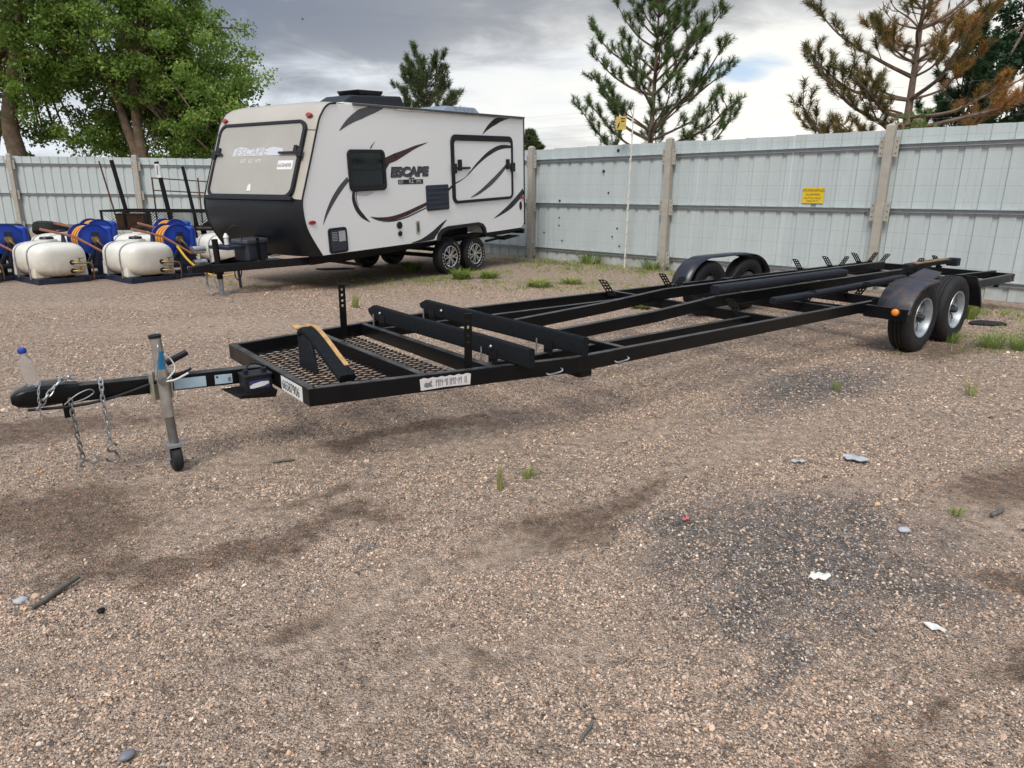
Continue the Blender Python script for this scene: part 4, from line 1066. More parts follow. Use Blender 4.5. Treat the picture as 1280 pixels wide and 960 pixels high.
# clear drinks bottle left standing on the coupler
wb = thing('water_bottle', 'clear plastic water bottle with blue cap standing on the trailer coupler', 'bottle', (0, 0, 0), 0)
_c, _s = math.cos(BT_A), math.sin(BT_A)
wb.location = (-1.5351 - 1.215 * _c - 0.0 * _s, 4.1653 - 1.215 * _s, 0.586); wb.rotation_euler = (0.05, -0.10, 0.4)
obj('bottle_body', MB().lathe([(0.0, 0.0), (0.026, 0.0), (0.031, 0.008), (0.030, 0.03), (0.032, 0.045), (0.029, 0.06), (0.032, 0.075), (0.029, 0.09), (0.032, 0.105), (0.030, 0.125), (0.022, 0.15), (0.012, 0.165), (0.012, 0.175), (0.0, 0.175)], 22, Matrix.Rotation(PI / 2, 4, 'X')), 'clear_plastic', wb, 50)
obj('bottle_cap', MB().lathe([(0.0, 0.173), (0.018, 0.173), (0.020, 0.178), (0.020, 0.192), (0.016, 0.198), (0.0, 0.198)], 18, Matrix.Rotation(PI / 2, 4, 'X')), 'blue_paint', wb, 40)

# ------------------------------------------------------------------ travel trailer (caravan)
RU = Vector((0.54814549, 0.83519939, 0.04448044)).normalized(); RWv = Vector((0.83602684, -0.54868855, 0.0)).normalized()
RVv = RWv.cross(RU); RVv = RVv if RVv.z > 0 else -RVv
MM = Matrix.Identity(4)
for i in range(3): MM[i][0] = RU[i]; MM[i][1] = -RWv[i]; MM[i][2] = RVv[i]
MM.translation = Vector((-1.14496329, 13.41925006, 0.0))
rv = thing('travel_trailer', 'white travel trailer with swoosh graphics, tan front and black lower nose', 'travel trailer', matrix=MM)
WD = 2.40
def side(u, v, d): return (u, -d, v)           # near side wall, d = outwards
PROF_FRONT = [(-2.516, 2.94), (-2.70, 2.94), (-2.824, 2.925), (-2.92, 2.87), (-2.99, 2.79), (-3.056, 2.697), (-3.16, 2.45), (-3.29, 2.13), (-3.42, 1.82), (-3.52, 1.575), (-3.535, 1.42), (-3.515, 1.23), (-3.47, 1.10), (-3.404, 0.975), (-3.252, 0.73)]
body_poly = PROF_FRONT + [(-0.49, 0.70), (-0.44, 0.80), (-0.33, 0.87), (-0.15, 0.905), (0.80, 0.905), (0.95, 0.87), (1.04, 0.79), (1.07, 0.695), (2.42, 0.69), (2.54, 0.78), (2.548, 2.94)]
obj('body', MB().prism(body_poly, lambda u, v, t: (u, t, v), 0.0, WD), 'rv_white', rv)
def front_surface(i0, i1, lift, mat, name, bulge=0.05):
    pr = PROF_FRONT[i0:i1 + 1]; n = len(pr); nrm = []
    for k in range(n):
        a = Vector(pr[max(k-1, 0)]); c = Vector(pr[min(k+1, n-1)]); t = (c - a).normalized(); nn = Vector((t.y, -t.x)); nn = nn if nn.x < 0.1 else -nn
        nrm.append(nn)
    nw = 28
    def fn(a, b_):
        k = a * (n - 1); i = min(int(k), n - 2); f = k - i
        p = Vector(pr[i]).lerp(Vector(pr[i+1]), f); nn = nrm[i].lerp(nrm[i+1], f)
        s = 2 * b_ - 1; sh = lift + bulge * (1 - abs(s) ** 5) - bulge
        return (p.x + nn.x * (sh + bulge), b_ * WD, p.y + nn.y * (sh + bulge))
    b = MB().grid(fn, (n - 1) * 2, nw)
    o = obj(name, b, mat, rv, 50); return o
cap = front_surface(0, 9, 0.006, 'rv_cap', 'front_cap', 0.045)
nose = front_surface(9, 14, 0.008, 'diamond_plate', 'rock_guard', 0.055)
# black beading down the near and far front corners
for y in (-0.004, WD + 0.004):
    obj('corner_trim', MB().tube([(u - 0.004, y, v + 0.002) for u, v in catmull(PROF_FRONT[1:], 3)], 0.014, 6), 'black_plastic', rv, 50)
# front plane helper: a = metres from the near side, t = metres down the slope
A2 = Vector((-3.056, 2.697)); B2 = Vector((-3.52, 1.575)); T2 = (B2 - A2).normalized(); N2 = Vector((-T2.y, T2.x)); N2 = N2 if N2.x < 0 else -N2
def front(a, t, d): 
    p = A2 + T2 * t + N2 * (d + 0.058); return (p.x, a, p.y)
fo = rrect(0.16, 0.02, 2.25, 1.23, 0.16); fi = rrect(0.215, 0.068, 2.20, 1.17, 0.12)
hatch = obj('front_hatch', MB().prism(fi, front, 0.0, 0.012), 'rv_hatch', rv)
obj('hatch_frame', MB().ring(fo, fi, front, -0.02, 0.030), 'black_plastic', hatch, None, 0.006)
obj('hatch_sill', MB().prism([(0.15, 1.20), (2.26, 1.20), (2.26, 1.26), (0.15, 1.26)], front, -0.02, 0.045), 'black_plastic', hatch, None, 0.006)
b = MB(); b.prism([(0.545, 0.555), (0.58, 0.45), (0.80, 0.42), (0.95, 0.44), (1.10, 0.425), (1.30, 0.45), (1.60, 0.41), (1.76, 0.44), (1.785, 0.56)], front, 0.014, 0.0155)
gh = obj('faded_decal', b, 'rv_ghost', hatch)
m = text_mesh('ESCAPE', 0.155, lambda x, y, d: front(1.72 - x, 0.545 - y, 0.0165), 0, 0.15, 1.05, 1.45); link('lettering', m, 'rv_hatch', gh)
m = text_mesh('EST.  KZ  1972', 0.075, lambda x, y, d: front(1.55 - x, 0.665 - y, 0.0145), 0, 0, 1.0, 1.1); link('lettering', m, 'white_sticker', hatch)
stk = obj('lot_sticker', MB().prism([(0.285, 0.64), (0.63, 0.64), (0.63, 0.78), (0.285, 0.78)], front, 0.0135, 0.0150), 'white_sticker', hatch)
m = text_mesh('66584898', 0.088, lambda x, y, d: front(0.622 - x, 0.745 - y, 0.0158), 0, 0, 1.0, 0.86); link('lettering', m, 'ink', stk)
obj('keyhole_cover', MB().prism([(1.15, 1.12), (1.25, 1.12), (1.235, 1.03), (1.20, 1.0), (1.165, 1.03)], front, 0.012, 0.02), 'white_sticker', hatch, None, 0.004)
def latch(a, sgn, long_):
    b = MB(); b.prism(rrect(a - 0.05, 0.47, a + 0.05, 0.60, 0.02, 3), front, 0.012, 0.05)
    b.prism(rrect(a + sgn * 0.10 - 0.035, 0.42, a + sgn * 0.10 + 0.035, 0.53, 0.01, 2), front, 0.012, 0.05)
    b.prism([(min(a, a + sgn * long_), 0.515), (max(a, a + sgn * long_), 0.515), (max(a, a + sgn * long_), 0.545), (min(a, a + sgn * long_), 0.545)], front, 0.03, 0.055)
    obj('latch', b, 'black_plastic', hatch, None, 0.004)
latch(0.17, 1, 0.46); latch(2.24, -1, 0.22)
for a in (0.18, 2.22):
    obj('marker_lamp', MB().prism([(a + 0.065 * math.cos(k * PI / 6), -0.058 + 0.033 * math.sin(k * PI / 6)) for k in range(12)], front, -0.03, 0.012), 'red_lens', rv, None, 0.008)
for a0, a1 in ((0.0, 0.17), (2.24, 2.40)):
    obj('cap_seam', MB().prism([(a0, 0.155), (a1, 0.155), (a1, 0.170), (a0, 0.170)], lambda a, t, d: front(a, t, d - 0.05 + 0.045 * (1 - abs(2 * a / WD - 1) ** 5)), -0.006, 0.002), 'rv_grey', rv)
# side window
def disc2(u, v, ru, rv_, n=16): return [(u + ru * math.cos(2 * PI * k / n), v + rv_ * math.sin(2 * PI * k / n)) for k in range(n)]
wo_ = rrect(-2.57, 1.645, -1.74, 2.285, 0.085); wi = rrect(-2.51, 1.70, -1.80, 2.235, 0.05)
win = obj('window', MB().ring(wo_, wi, side, 0.0, 0.030), 'black_plastic', rv, None, 0.006)
obj('pane', MB().prism(rrect(-2.515, 1.695, -1.795, 2.24, 0.05), side, 0.004, 0.014), 'rv_glass', win)
obj('sash_bar', MB().prism([(-2.51, 1.965), (-1.80, 1.965), (-1.80, 1.995), (-2.51, 1.995)], side, 0.012, 0.024), 'black_plastic', win)
obj('lower_rail', MB().prism([(-2.50, 1.70), (-1.81, 1.70), (-1.81, 1.735), (-2.50, 1.735)], side, 0.012, 0.022), 'black_plastic', win)
# fold-out side hatch at the rear
ho = rrect(0.03, 1.32, 2.10, 2.565, 0.14); hi = rrect(0.115, 1.375, 2.045, 2.455, 0.07)
for lst in (ho, hi): pass
sh_ = obj('side_hatch', MB().prism(hi, side, 0.0, 0.010), 'rv_white', rv)
obj('hatch_frame', MB().ring(ho, hi, side, 0.0, 0.030), 'black_plastic', sh_, None, 0.005)
for a, sgn, long_ in ((0.08, 1, 0.50), (2.07, -1, 0.12)):
    b = MB(); b.prism(rrect(a - 0.07, 1.87, a + 0.07, 2.05, 0.02, 2), side, 0.02, 0.055)
    b.prism(rrect(a + sgn * 0.14, 1.92, a + sgn * 0.23, 2.12, 0.01, 2) if sgn > 0 else rrect(a - 0.22, 1.92, a - 0.13, 2.12, 0.01, 2), side, 0.008, 0.05)
    x0, x1 = sorted((a, a + sgn * long_)); b.prism([(x0, 1.945), (x1, 1.945), (x1, 1.985), (x0, 1.985)], side, 0.02, 0.045)
    obj('latch', b, 'black_plastic', sh_, None, 0.004)
# fridge vent, baggage door, sockets
vt = obj('vent_cover', MB().prism(rrect(-0.73, 1.235, -0.09, 1.685, 0.03, 3), side, 0.0, 0.020), 'navy_plastic', rv, None, 0.005)
for k in range(5):
    obj('louvre', MB().prism([(-0.715, 1.265 + k * 0.085), (-0.105, 1.265 + k * 0.085), (-0.105, 1.30 + k * 0.085), (-0.715, 1.30 + k * 0.085)], side, 0.018, 0.036), 'navy_plastic', vt, None, 0.006)
bd = obj('baggage_door', MB().prism(rrect(-3.10, 0.735, -2.715, 1.125, 0.05, 4), side, 0.0, 0.022), 'black_plastic', rv, None, 0.006)
obj('door_panel', MB().prism(rrect(-3.065, 0.77, -2.75, 1.09, 0.03, 4), side, 0.018, 0.027), 'navy_plastic', bd)
obj('door_notice', MB().prism([(-2.90, 0.91), (-2.765, 0.91), (-2.765, 1.07), (-2.90, 1.07)], side, 0.027, 0.029), 'litter_grey', bd)
ln = MB()
for k in range(6): ln.prism([(-3.04, 0.93 + k * 0.024), (-2.93, 0.93 + k * 0.024), (-2.93, 0.938 + k * 0.024), (-3.04, 0.938 + k * 0.024)], side, 0.027, 0.0285)
obj('door_text', ln, 'litter_grey', bd)
obj('socket', MB().prism(disc2(-1.48, 1.047, 0.065, 0.062), side, 0.0, 0.022), 'black_plastic', rv, None, 0.005)
obj('socket', MB().prism(disc2(-1.477, 0.905, 0.048, 0.045), side, 0.0, 0.022), 'black_plastic', rv, None, 0.005)
obj('outlet_plate', MB().prism(rrect(-1.05, 0.866, -0.955, 1.086, 0.02, 2), side, 0.0, 0.014), 'post_beige', rv, None, 0.003)
obj('outlet_slot', MB().prism(rrect(-1.03, 0.90, -0.975, 1.05, 0.01, 2), side, 0.014, 0.017), 'rv_grey', rv)
obj('side_lamp', MB().prism(disc2(-3.385, 1.236, 0.07, 0.03), side, 0.0, 0.02), 'red_lens', rv, None, 0.006)
obj('side_lamp', MB().prism(disc2(2.40, 1.16, 0.045, 0.09), side, 0.0, 0.02), 'black_plastic', rv, None, 0.006)
obj('side_lamp', MB().prism(rrect(2.40, 1.30, 2.54, 1.35, 0.01, 2), side, 0.0, 0.02), 'red_lens', rv, None, 0.004)
# painted swooshes: thin films on the wall
def swoosh(pts, mat, d=0.0022, name='graphic_stripe', onto=None, deep=0.0):
    P_ = [Vector((*p, 0)) for p in pts]; c = catmull(P_, 5, True)
    obj(name, MB().prism([(p.x, p.y) for p in c], side, d + deep, d + deep + 0.0012), mat, onto or rv)
def blade(spine, widths, mat, d=0.0022, onto=None, deep=0.0):
    sp_ = catmull([Vector((*p, 0)) for p in spine], 6); n = len(sp_); L_, R_ = [], []
    for i, p in enumerate(sp_):
        t = (sp_[min(i+1, n-1)] - sp_[max(i-1, 0)]).normalized(); nn = Vector((-t.y, t.x, 0))
        k = i / (n - 1) * (len(widths) - 1); j = min(int(k), len(widths) - 2); w = widths[j] + (widths[j+1] - widths[j]) * (k - j)
        L_.append(p + nn * w / 2); R_.append(p - nn * w / 2)
    b = MB(); vs = [side(p.x, p.y, d + deep) for p in L_] + [side(p.x, p.y, d + deep) for p in R_]
    b.add(vs, [(i, i + 1, n + i + 1, n + i) for i in range(n - 1)])
    obj('graphic_stripe', b, mat, onto or rv)
blade([(-2.68, 2.55), (-2.47, 2.69), (-2.20, 2.81), (-1.90, 2.89), (-1.68, 2.925)], [0.004, 0.09, 0.15, 0.11, 0.01], 'rv_grey')
blade([(1.06, 2.585), (1.24, 2.71), (1.50, 2.83), (1.80, 2.905), (2.05, 2.925)], [0.004, 0.07, 0.12, 0.08, 0.01], 'rv_dark')
blade([(-1.76, 2.09), (-1.48, 2.165), (-1.22, 2.245), (-0.95, 2.33), (-0.61, 2.412)], [0.11, 0.125, 0.085, 0.05, 0.003], 'rv_maroon')
blade([(-1.76, 1.98), (-1.69, 2.03), (-1.62, 2.07)], [0.09, 0.05, 0.003], 'rv_dark')
blade([(-2.58, 1.845), (-2.75, 1.715), (-2.93, 1.54), (-3.08, 1.35), (-3.175, 1.185)], [0.075, 0.085, 0.08, 0.05, 0.003], 'rv_grey')
blade([(-2.48, 1.66), (-2.50, 1.53), (-2.44, 1.38), (-2.33, 1.26), (-2.17, 1.15)], [0.05, 0.07, 0.085, 0.075, 0.003], 'rv_dark')
blade([(-2.42, 1.66), (-2.445, 1.54), (-2.40, 1.42)], [0.018, 0.018, 0.006], 'rv_grey', 0.0038)
blade([(-2.16, 1.237), (-1.95, 1.185), (-1.65, 1.175), (-1.30, 1.225), (-0.98, 1.30), (-0.70, 1.37)], [0.003, 0.06, 0.075, 0.075, 0.07, 0.06], 'rv_maroon')
blade([(-1.90, 1.135), (-1.60, 1.13), (-1.25, 1.175), (-0.95, 1.245), (-0.70, 1.305)], [0.003, 0.02, 0.024, 0.024, 0.02], 'rv_dark')
swoosh([(-1.20, 0.715), (-0.92, 0.76), (-0.62, 0.86), (-0.38, 0.97), (-0.165, 1.05), (-0.33, 0.92), (-0.52, 0.77), (-0.62, 0.715)], 'rv_dark')
blade([(-2.04, 2.30), (-2.00, 2.345), (-1.92, 2.41)], [0.03, 0.02, 0.003], 'rv_grey')
blade([(-0.09, 1.57), (0.03, 1.645)], [0.05, 0.04], 'rv_dark')
blade([(0.115, 1.69), (0.45, 1.80), (0.85, 2.04), (1.25, 2.235), (1.65, 2.35), (2.04, 2.365)], [0.03, 0.012, 0.05, 0.085, 0.085, 0.05], 'rv_dark', 0.0022, sh_, 0.010)
blade([(0.60, 1.41), (0.90, 1.50), (1.30, 1.67), (1.65, 1.86), (1.95, 2.05)], [0.01, 0.06, 0.10, 0.09, 0.05], 'rv_grey', 0.0022, sh_, 0.010)
blade([(1.38, 0.96), (1.70, 1.055), (2.05, 1.19), (2.35, 1.35), (2.535, 1.46)], [0.003, 0.07, 0.12, 0.13, 0.13], 'rv_dark')
# soft grey patch below the window is a printed fade
blade([(-2.43, 1.615), (-2.20, 1.60), (-2.02, 1.625)], [0.05, 0.06, 0.01], 'rv_ghost')
m = text_mesh('ESCAPE', 0.205, lambda x, y, d: side(-1.60 + x, 1.845 + y, 0.004), 0, 0.15, 0.98, 1.42, 'LEFT', 0.010); link('lettering', m, 'rv_grey', rv)
m = text_mesh('ESCAPE', 0.205, lambda x, y, d: side(-1.615 + x, 1.857 + y, 0.003), 0, 0.15, 0.98, 1.42, 'LEFT', 0.016); link('lettering_edge', m, 'ink', rv)
eb = obj('emblem_bar', MB().prism([(-1.44, 1.725), (-0.79, 1.715), (-0.79, 1.795), (-1.02, 1.797), (-1.02, 1.825), (-1.16, 1.827), (-1.16, 1.80), (-1.44, 1.80)], side, 0.002, 0.0035), 'ink', rv)
for txt, x0 in (('EST.', -1.415), ('KZ', -1.165), ('1972', -0.985)):
    m = text_mesh(txt, 0.068 if txt != 'KZ' else 0.095, lambda x, y, d: side(x0 + x, 1.738 + y, 0.0045), 0, 0, 1.0, 1.0); link('lettering', m, 'white_sticker', eb)
# roof edge, roof units
obj('roof_trim', MB().box((0.10, -0.012, 2.945), (4.92, 0.045, 0.035)), 'rv_grey', rv, None, 0.004)
obj('awning_rail', MB().box((0.55, -0.030, 2.918), (3.9, 0.012, 0.014)), 'chrome', rv)
obj('rear_trim', MB().box((2.555, 0.0, 1.85), (0.02, 0.035, 2.2)), 'black_plastic', rv)
obj('roof', MB().box((0.0, WD / 2, 2.955), (5.05, WD - 0.04, 0.03)), 'rv_white', rv)
ac = MB()
ac.hexa([(-2.45, 0.12, 2.965), (-1.0, 0.12, 2.965), (-1.0, 0.80, 2.965), (-2.45, 0.80, 2.965), (-2.20, 0.16, 3.10), (-1.05, 0.16, 3.15), (-1.05, 0.76, 3.15), (-2.20, 0.76, 3.10)])
acu = obj('air_conditioner', ac, 'black_plastic', rv, None, 0.03, 3)
obj('vent_cap', MB().hexa([(-1.95, 0.24, 3.11), (-1.45, 0.24, 3.13), (-1.45, 0.70, 3.13), (-1.95, 0.70, 3.11), (-2.0, 0.22, 3.20), (-1.40, 0.22, 3.21), (-1.40, 0.72, 3.21), (-2.0, 0.72, 3.20)]), 'black_plastic', acu, None, 0.02, 3)
rvent = MB()
rvent.hexa([(0.25, 0.35, 2.965), (1.55, 0.35, 2.965), (1.55, 1.15, 2.965), (0.25, 1.15, 2.965), (0.50, 0.42, 3.10), (1.42, 0.42, 3.11), (1.42, 1.05, 3.11), (0.50, 1.05, 3.10)])
rvo = obj('roof_vent', rvent, 'vent_smoke', rv, None, 0.03, 3)
for k in range(5): obj('rib', MB().box((0.72 + 0.14 * k, 0.40, 3.04), (0.02, 0.05, 0.10)), 'vent_smoke', rvo)
# chassis
for y in (0.35, WD - 0.35):
    obj('chassis_beam', MB().box((-0.35, y, 0.62), (5.7, 0.06, 0.13)), 'black_dull', rv)
obj('skirt_rail', MB().prism([(-3.24, 0.70), (-0.50, 0.665), (-0.50, 0.70), (-3.25, 0.735)], lambda u, v, t: (u, t, v), 0.02, 0.06), 'black_dull', rv)
obj('skirt_rail', MB().prism([(1.08, 0.63), (2.46, 0.63), (2.46, 0.69), (1.08, 0.69)], lambda u, v, t: (u, t, v), 0.02, 0.06), 'black_dull', rv)
obj('wheel_arch', MB().ring([(-0.50, 0.68), (-0.45, 0.81), (-0.34, 0.885), (-0.15, 0.925), (0.82, 0.925), (0.97, 0.885), (1.06, 0.80), (1.09, 0.68)], [(-0.42, 0.68), (-0.38, 0.77), (-0.29, 0.83), (-0.13, 0.865), (0.79, 0.865), (0.92, 0.83), (0.99, 0.76), (1.01, 0.68)], side, -0.02, 0.03), 'black_plastic', rv)
obj('wheel_well', MB().box((0.30, 0.45, 0.88), (1.5, 0.02, 0.42)), 'black_dull', rv)
obj('rear_bumper', MB().box((2.60, WD / 2, 0.60), (0.10, WD - 0.1, 0.10)), 'black_dull', rv, None, 0.008)
st_ = MB(); st_.beam((1.35, 0.30, 0.62), (2.25, 0.32, 0.47), 0.05, 0.05); st_.beam((1.50, 0.30, 0.47), (2.45, 0.34, 0.50), 0.06, 0.04); st_.hexa([(2.1, 0.22, 0.44), (2.75, 0.25, 0.47), (2.75, 0.45, 0.47), (2.1, 0.42, 0.44), (2.1, 0.22, 0.49), (2.65, 0.25, 0.50), (2.65, 0.45, 0.50), (2.1, 0.42, 0.49)])
obj('stabiliser_jack', st_, 'black_dull', rv)
st_ = MB(); st_.beam((-2.9, 0.35, 0.60), (-2.1, 0.35, 0.42), 0.05, 0.05); st_.beam((-3.05, 0.30, 0.47), (-2.4, 0.32, 0.40), 0.22, 0.02)
obj('stabiliser_jack', st_, 'black_dull', rv)
obj('step', MB().box((-1.2, 1.0, 0.50), (1.6, 0.3, 0.12)), 'black_dull', rv)
# A-frame tongue
for y in (0.40, 2.0):
    obj('tongue_beam', MB().beam((-2.9, y, 0.60), (-4.45, 1.2 + (0.05 if y > 1.2 else -0.05), 0.60), 0.06, 0.12), 'black_dull', rv, None, 0.006)
obj('tongue_cross', MB().box((-3.75, 1.2, 0.60), (0.06, 0.75, 0.08)), 'black_dull', rv)
obj('hitch_coupler', MB().hexa([(-4.42, 1.10, 0.55), (-4.72, 1.15, 0.57), (-4.72, 1.25, 0.57), (-4.42, 1.30, 0.55), (-4.42, 1.10, 0.68), (-4.72, 1.15, 0.66), (-4.72, 1.25, 0.66), (-4.42, 1.30, 0.68)]), 'black_dull', rv, None, 0.01)
hj = obj('hitch_jack', MB().tube([(-4.25, 1.2, 1.02), (-4.25, 1.2, 0.42)], 0.045, 12), 'black_dull', rv, 40)
obj('jack_leg', MB().tube([(-4.25, 1.2, 0.45), (-4.25, 1.2, 0.20)], 0.035, 12), 'galv', hj, 40)
obj('jack_foot', MB().box((-4.25, 1.2, 0.197), (0.18, 0.16, 0.015)), 'galv', hj)
obj('hitch_chain', chain([(-4.40, 1.12, 0.55), (-4.42, 1.08, 0.42), (-4.40, 1.05, 0.30), (-4.36, 1.02, 0.24), (-4.30, 1.0, 0.215)], 0.03, 0.006, 0.05), 'galv', rv, 60)
obj('hitch_chain', chain([(-4.40, 1.28, 0.55), (-4.45, 1.24, 0.40), (-4.47, 1.15, 0.28), (-4.50, 1.10, 0.23)], 0.03, 0.006, 0.05), 'galv', rv, 60)
obj('breakaway_cable', MB().tube(catmull([(-4.0, 1.0, 0.62), (-4.02, 0.98, 0.48), (-4.08, 0.98, 0.40), (-4.12, 1.0, 0.46), (-4.10, 1.02, 0.58)], 5), 0.009, 5), 'rubber', rv, 60)
obj('sway_bar', MB().box((-4.05, 1.0, 0.45), (0.03, 0.03, 0.36)), 'skid_blue', rv)
bb = obj('battery_box', MB().box((-3.70, 1.12, 0.79), (0.36, 0.36, 0.26)), 'navy_plastic', rv, None, 0.02)
obj('battery_lid', MB().box((-3.70, 1.12, 0.95), (0.40, 0.40, 0.07)), 'rv_grey', bb, None, 0.02)
obj('battery_strap', MB().box((-3.70, 0.925, 0.83), (0.05, 0.01, 0.34)), 'black_dull', bb)
obj('gas_tray', MB().box((-3.98, 1.25, 0.88), (0.40, 0.50, 0.05)), 'skid_blue', rv, None, 0.01)
rg = MB(); rg.tube([(-4.05, 1.2, 0.92), (-4.05, 1.2, 1.03)], 0.035, 12); rg.tube([(-4.05, 1.2, 1.03), (-4.05, 1.2, 1.09)], [0.045, 0.015], 12)
obj('gas_regulator', rg, 'white_sticker', rv, 40)
obj('gas_hose', MB().tube(catmull([(-4.03, 1.18, 1.12), (-3.97, 1.1, 1.20), (-3.88, 1.05, 1.14), (-3.90, 1.05, 0.95)], 5), 0.008, 5), 'rubber', rv, 60)
# wheels
TR = 0.345
T2m = MB().lathe(tyre_prof(TR, 0.205, 0.198), 44).mesh('tyre'); T2m.materials.append(MATS['rubber']); T2m.polygons.foreach_set('use_smooth', [True] * len(T2m.polygons)); T2m.set_sharp_from_angle(angle=math.radians(38))
rb2 = MB(); rb2.lathe([(0.202, -0.086), (0.208, -0.096), (0.200, -0.102), (0.188, -0.092), (0.182, -0.05), (0.18, 0.06)], 40)
rb2.lathe([(0.182, -0.045), (0.05, -0.045), (0.0, -0.045)], 24)
R2m = rb2.mesh('rim'); R2m.materials.append(MATS['alloy_black'])
sk = MB()
for k in range(6):
    for off, w0 in ((-0.20, 0.026), (0.20, 0.026)):
        t0 = 2 * PI * k / 6; t1 = t0 + off
        p0 = Vector((0.045 * math.cos(t0 + off * 0.3), -0.082, 0.045 * math.sin(t0 + off * 0.3))); p1 = Vector((0.190 * math.cos(t1), -0.092, 0.190 * math.sin(t1)))
        sk.beam(p0, p1, w0, 0.02, (0, -1, 0))
sk.lathe([(0.0, -0.098), (0.035, -0.097), (0.052, -0.088), (0.055, -0.06)], 20)
sk.lathe([(0.186, -0.094), (0.200, -0.1035), (0.207, -0.098)], 40)
S2m = sk.mesh('spokes'); S2m.materials.append(MATS['alloy'])
lt_ = MB()
for k in range(26):
    t0 = 2 * PI * k / 26
    if (k // 6) % 2 == 0:
        c, s_ = math.cos(t0), math.sin(t0); r = 0.262
        lt_.box((r * c, -0.1085, r * s_), (0.012, 0.003, 0.030), Matrix.Rotation(-t0, 3, 'Y'))
LT = lt_.mesh('tyre_lettering'); LT.materials.append(MATS['worn_sticker'])
for y, fl_ in ((0.115, 0), (WD - 0.115, PI)):
    for u in (-0.06, 0.74):
        zc = TR - 0.0445 * u - 0.004
        w = bpy.data.objects.new('wheel', None); COL.objects.link(w); w.parent = rv; w.location = (u, y, zc); w.rotation_euler = (0, random.uniform(0, 1), fl_)
        ty = link('tyre', T2m, None, w); link('rim', R2m, None, w); link('spokes', S2m, None, w)
        if not fl_: link('tyre_lettering', LT, None, ty) if False else link('tyre_lettering', LT, None, w)
for u in (-0.06, 0.74): obj('axle', MB().box((u, WD / 2, 0.34), (0.07, 2.1, 0.07)), 'black_dull', rv)
sp2 = MB()
for k in range(3): sp2.beam((-0.35, 0.30, 0.50 - 0.015 * k), (1.05, 0.30, 0.47 - 0.015 * k), 0.05, 0.012)
obj('leaf_spring', sp2, 'black_dull', rv)

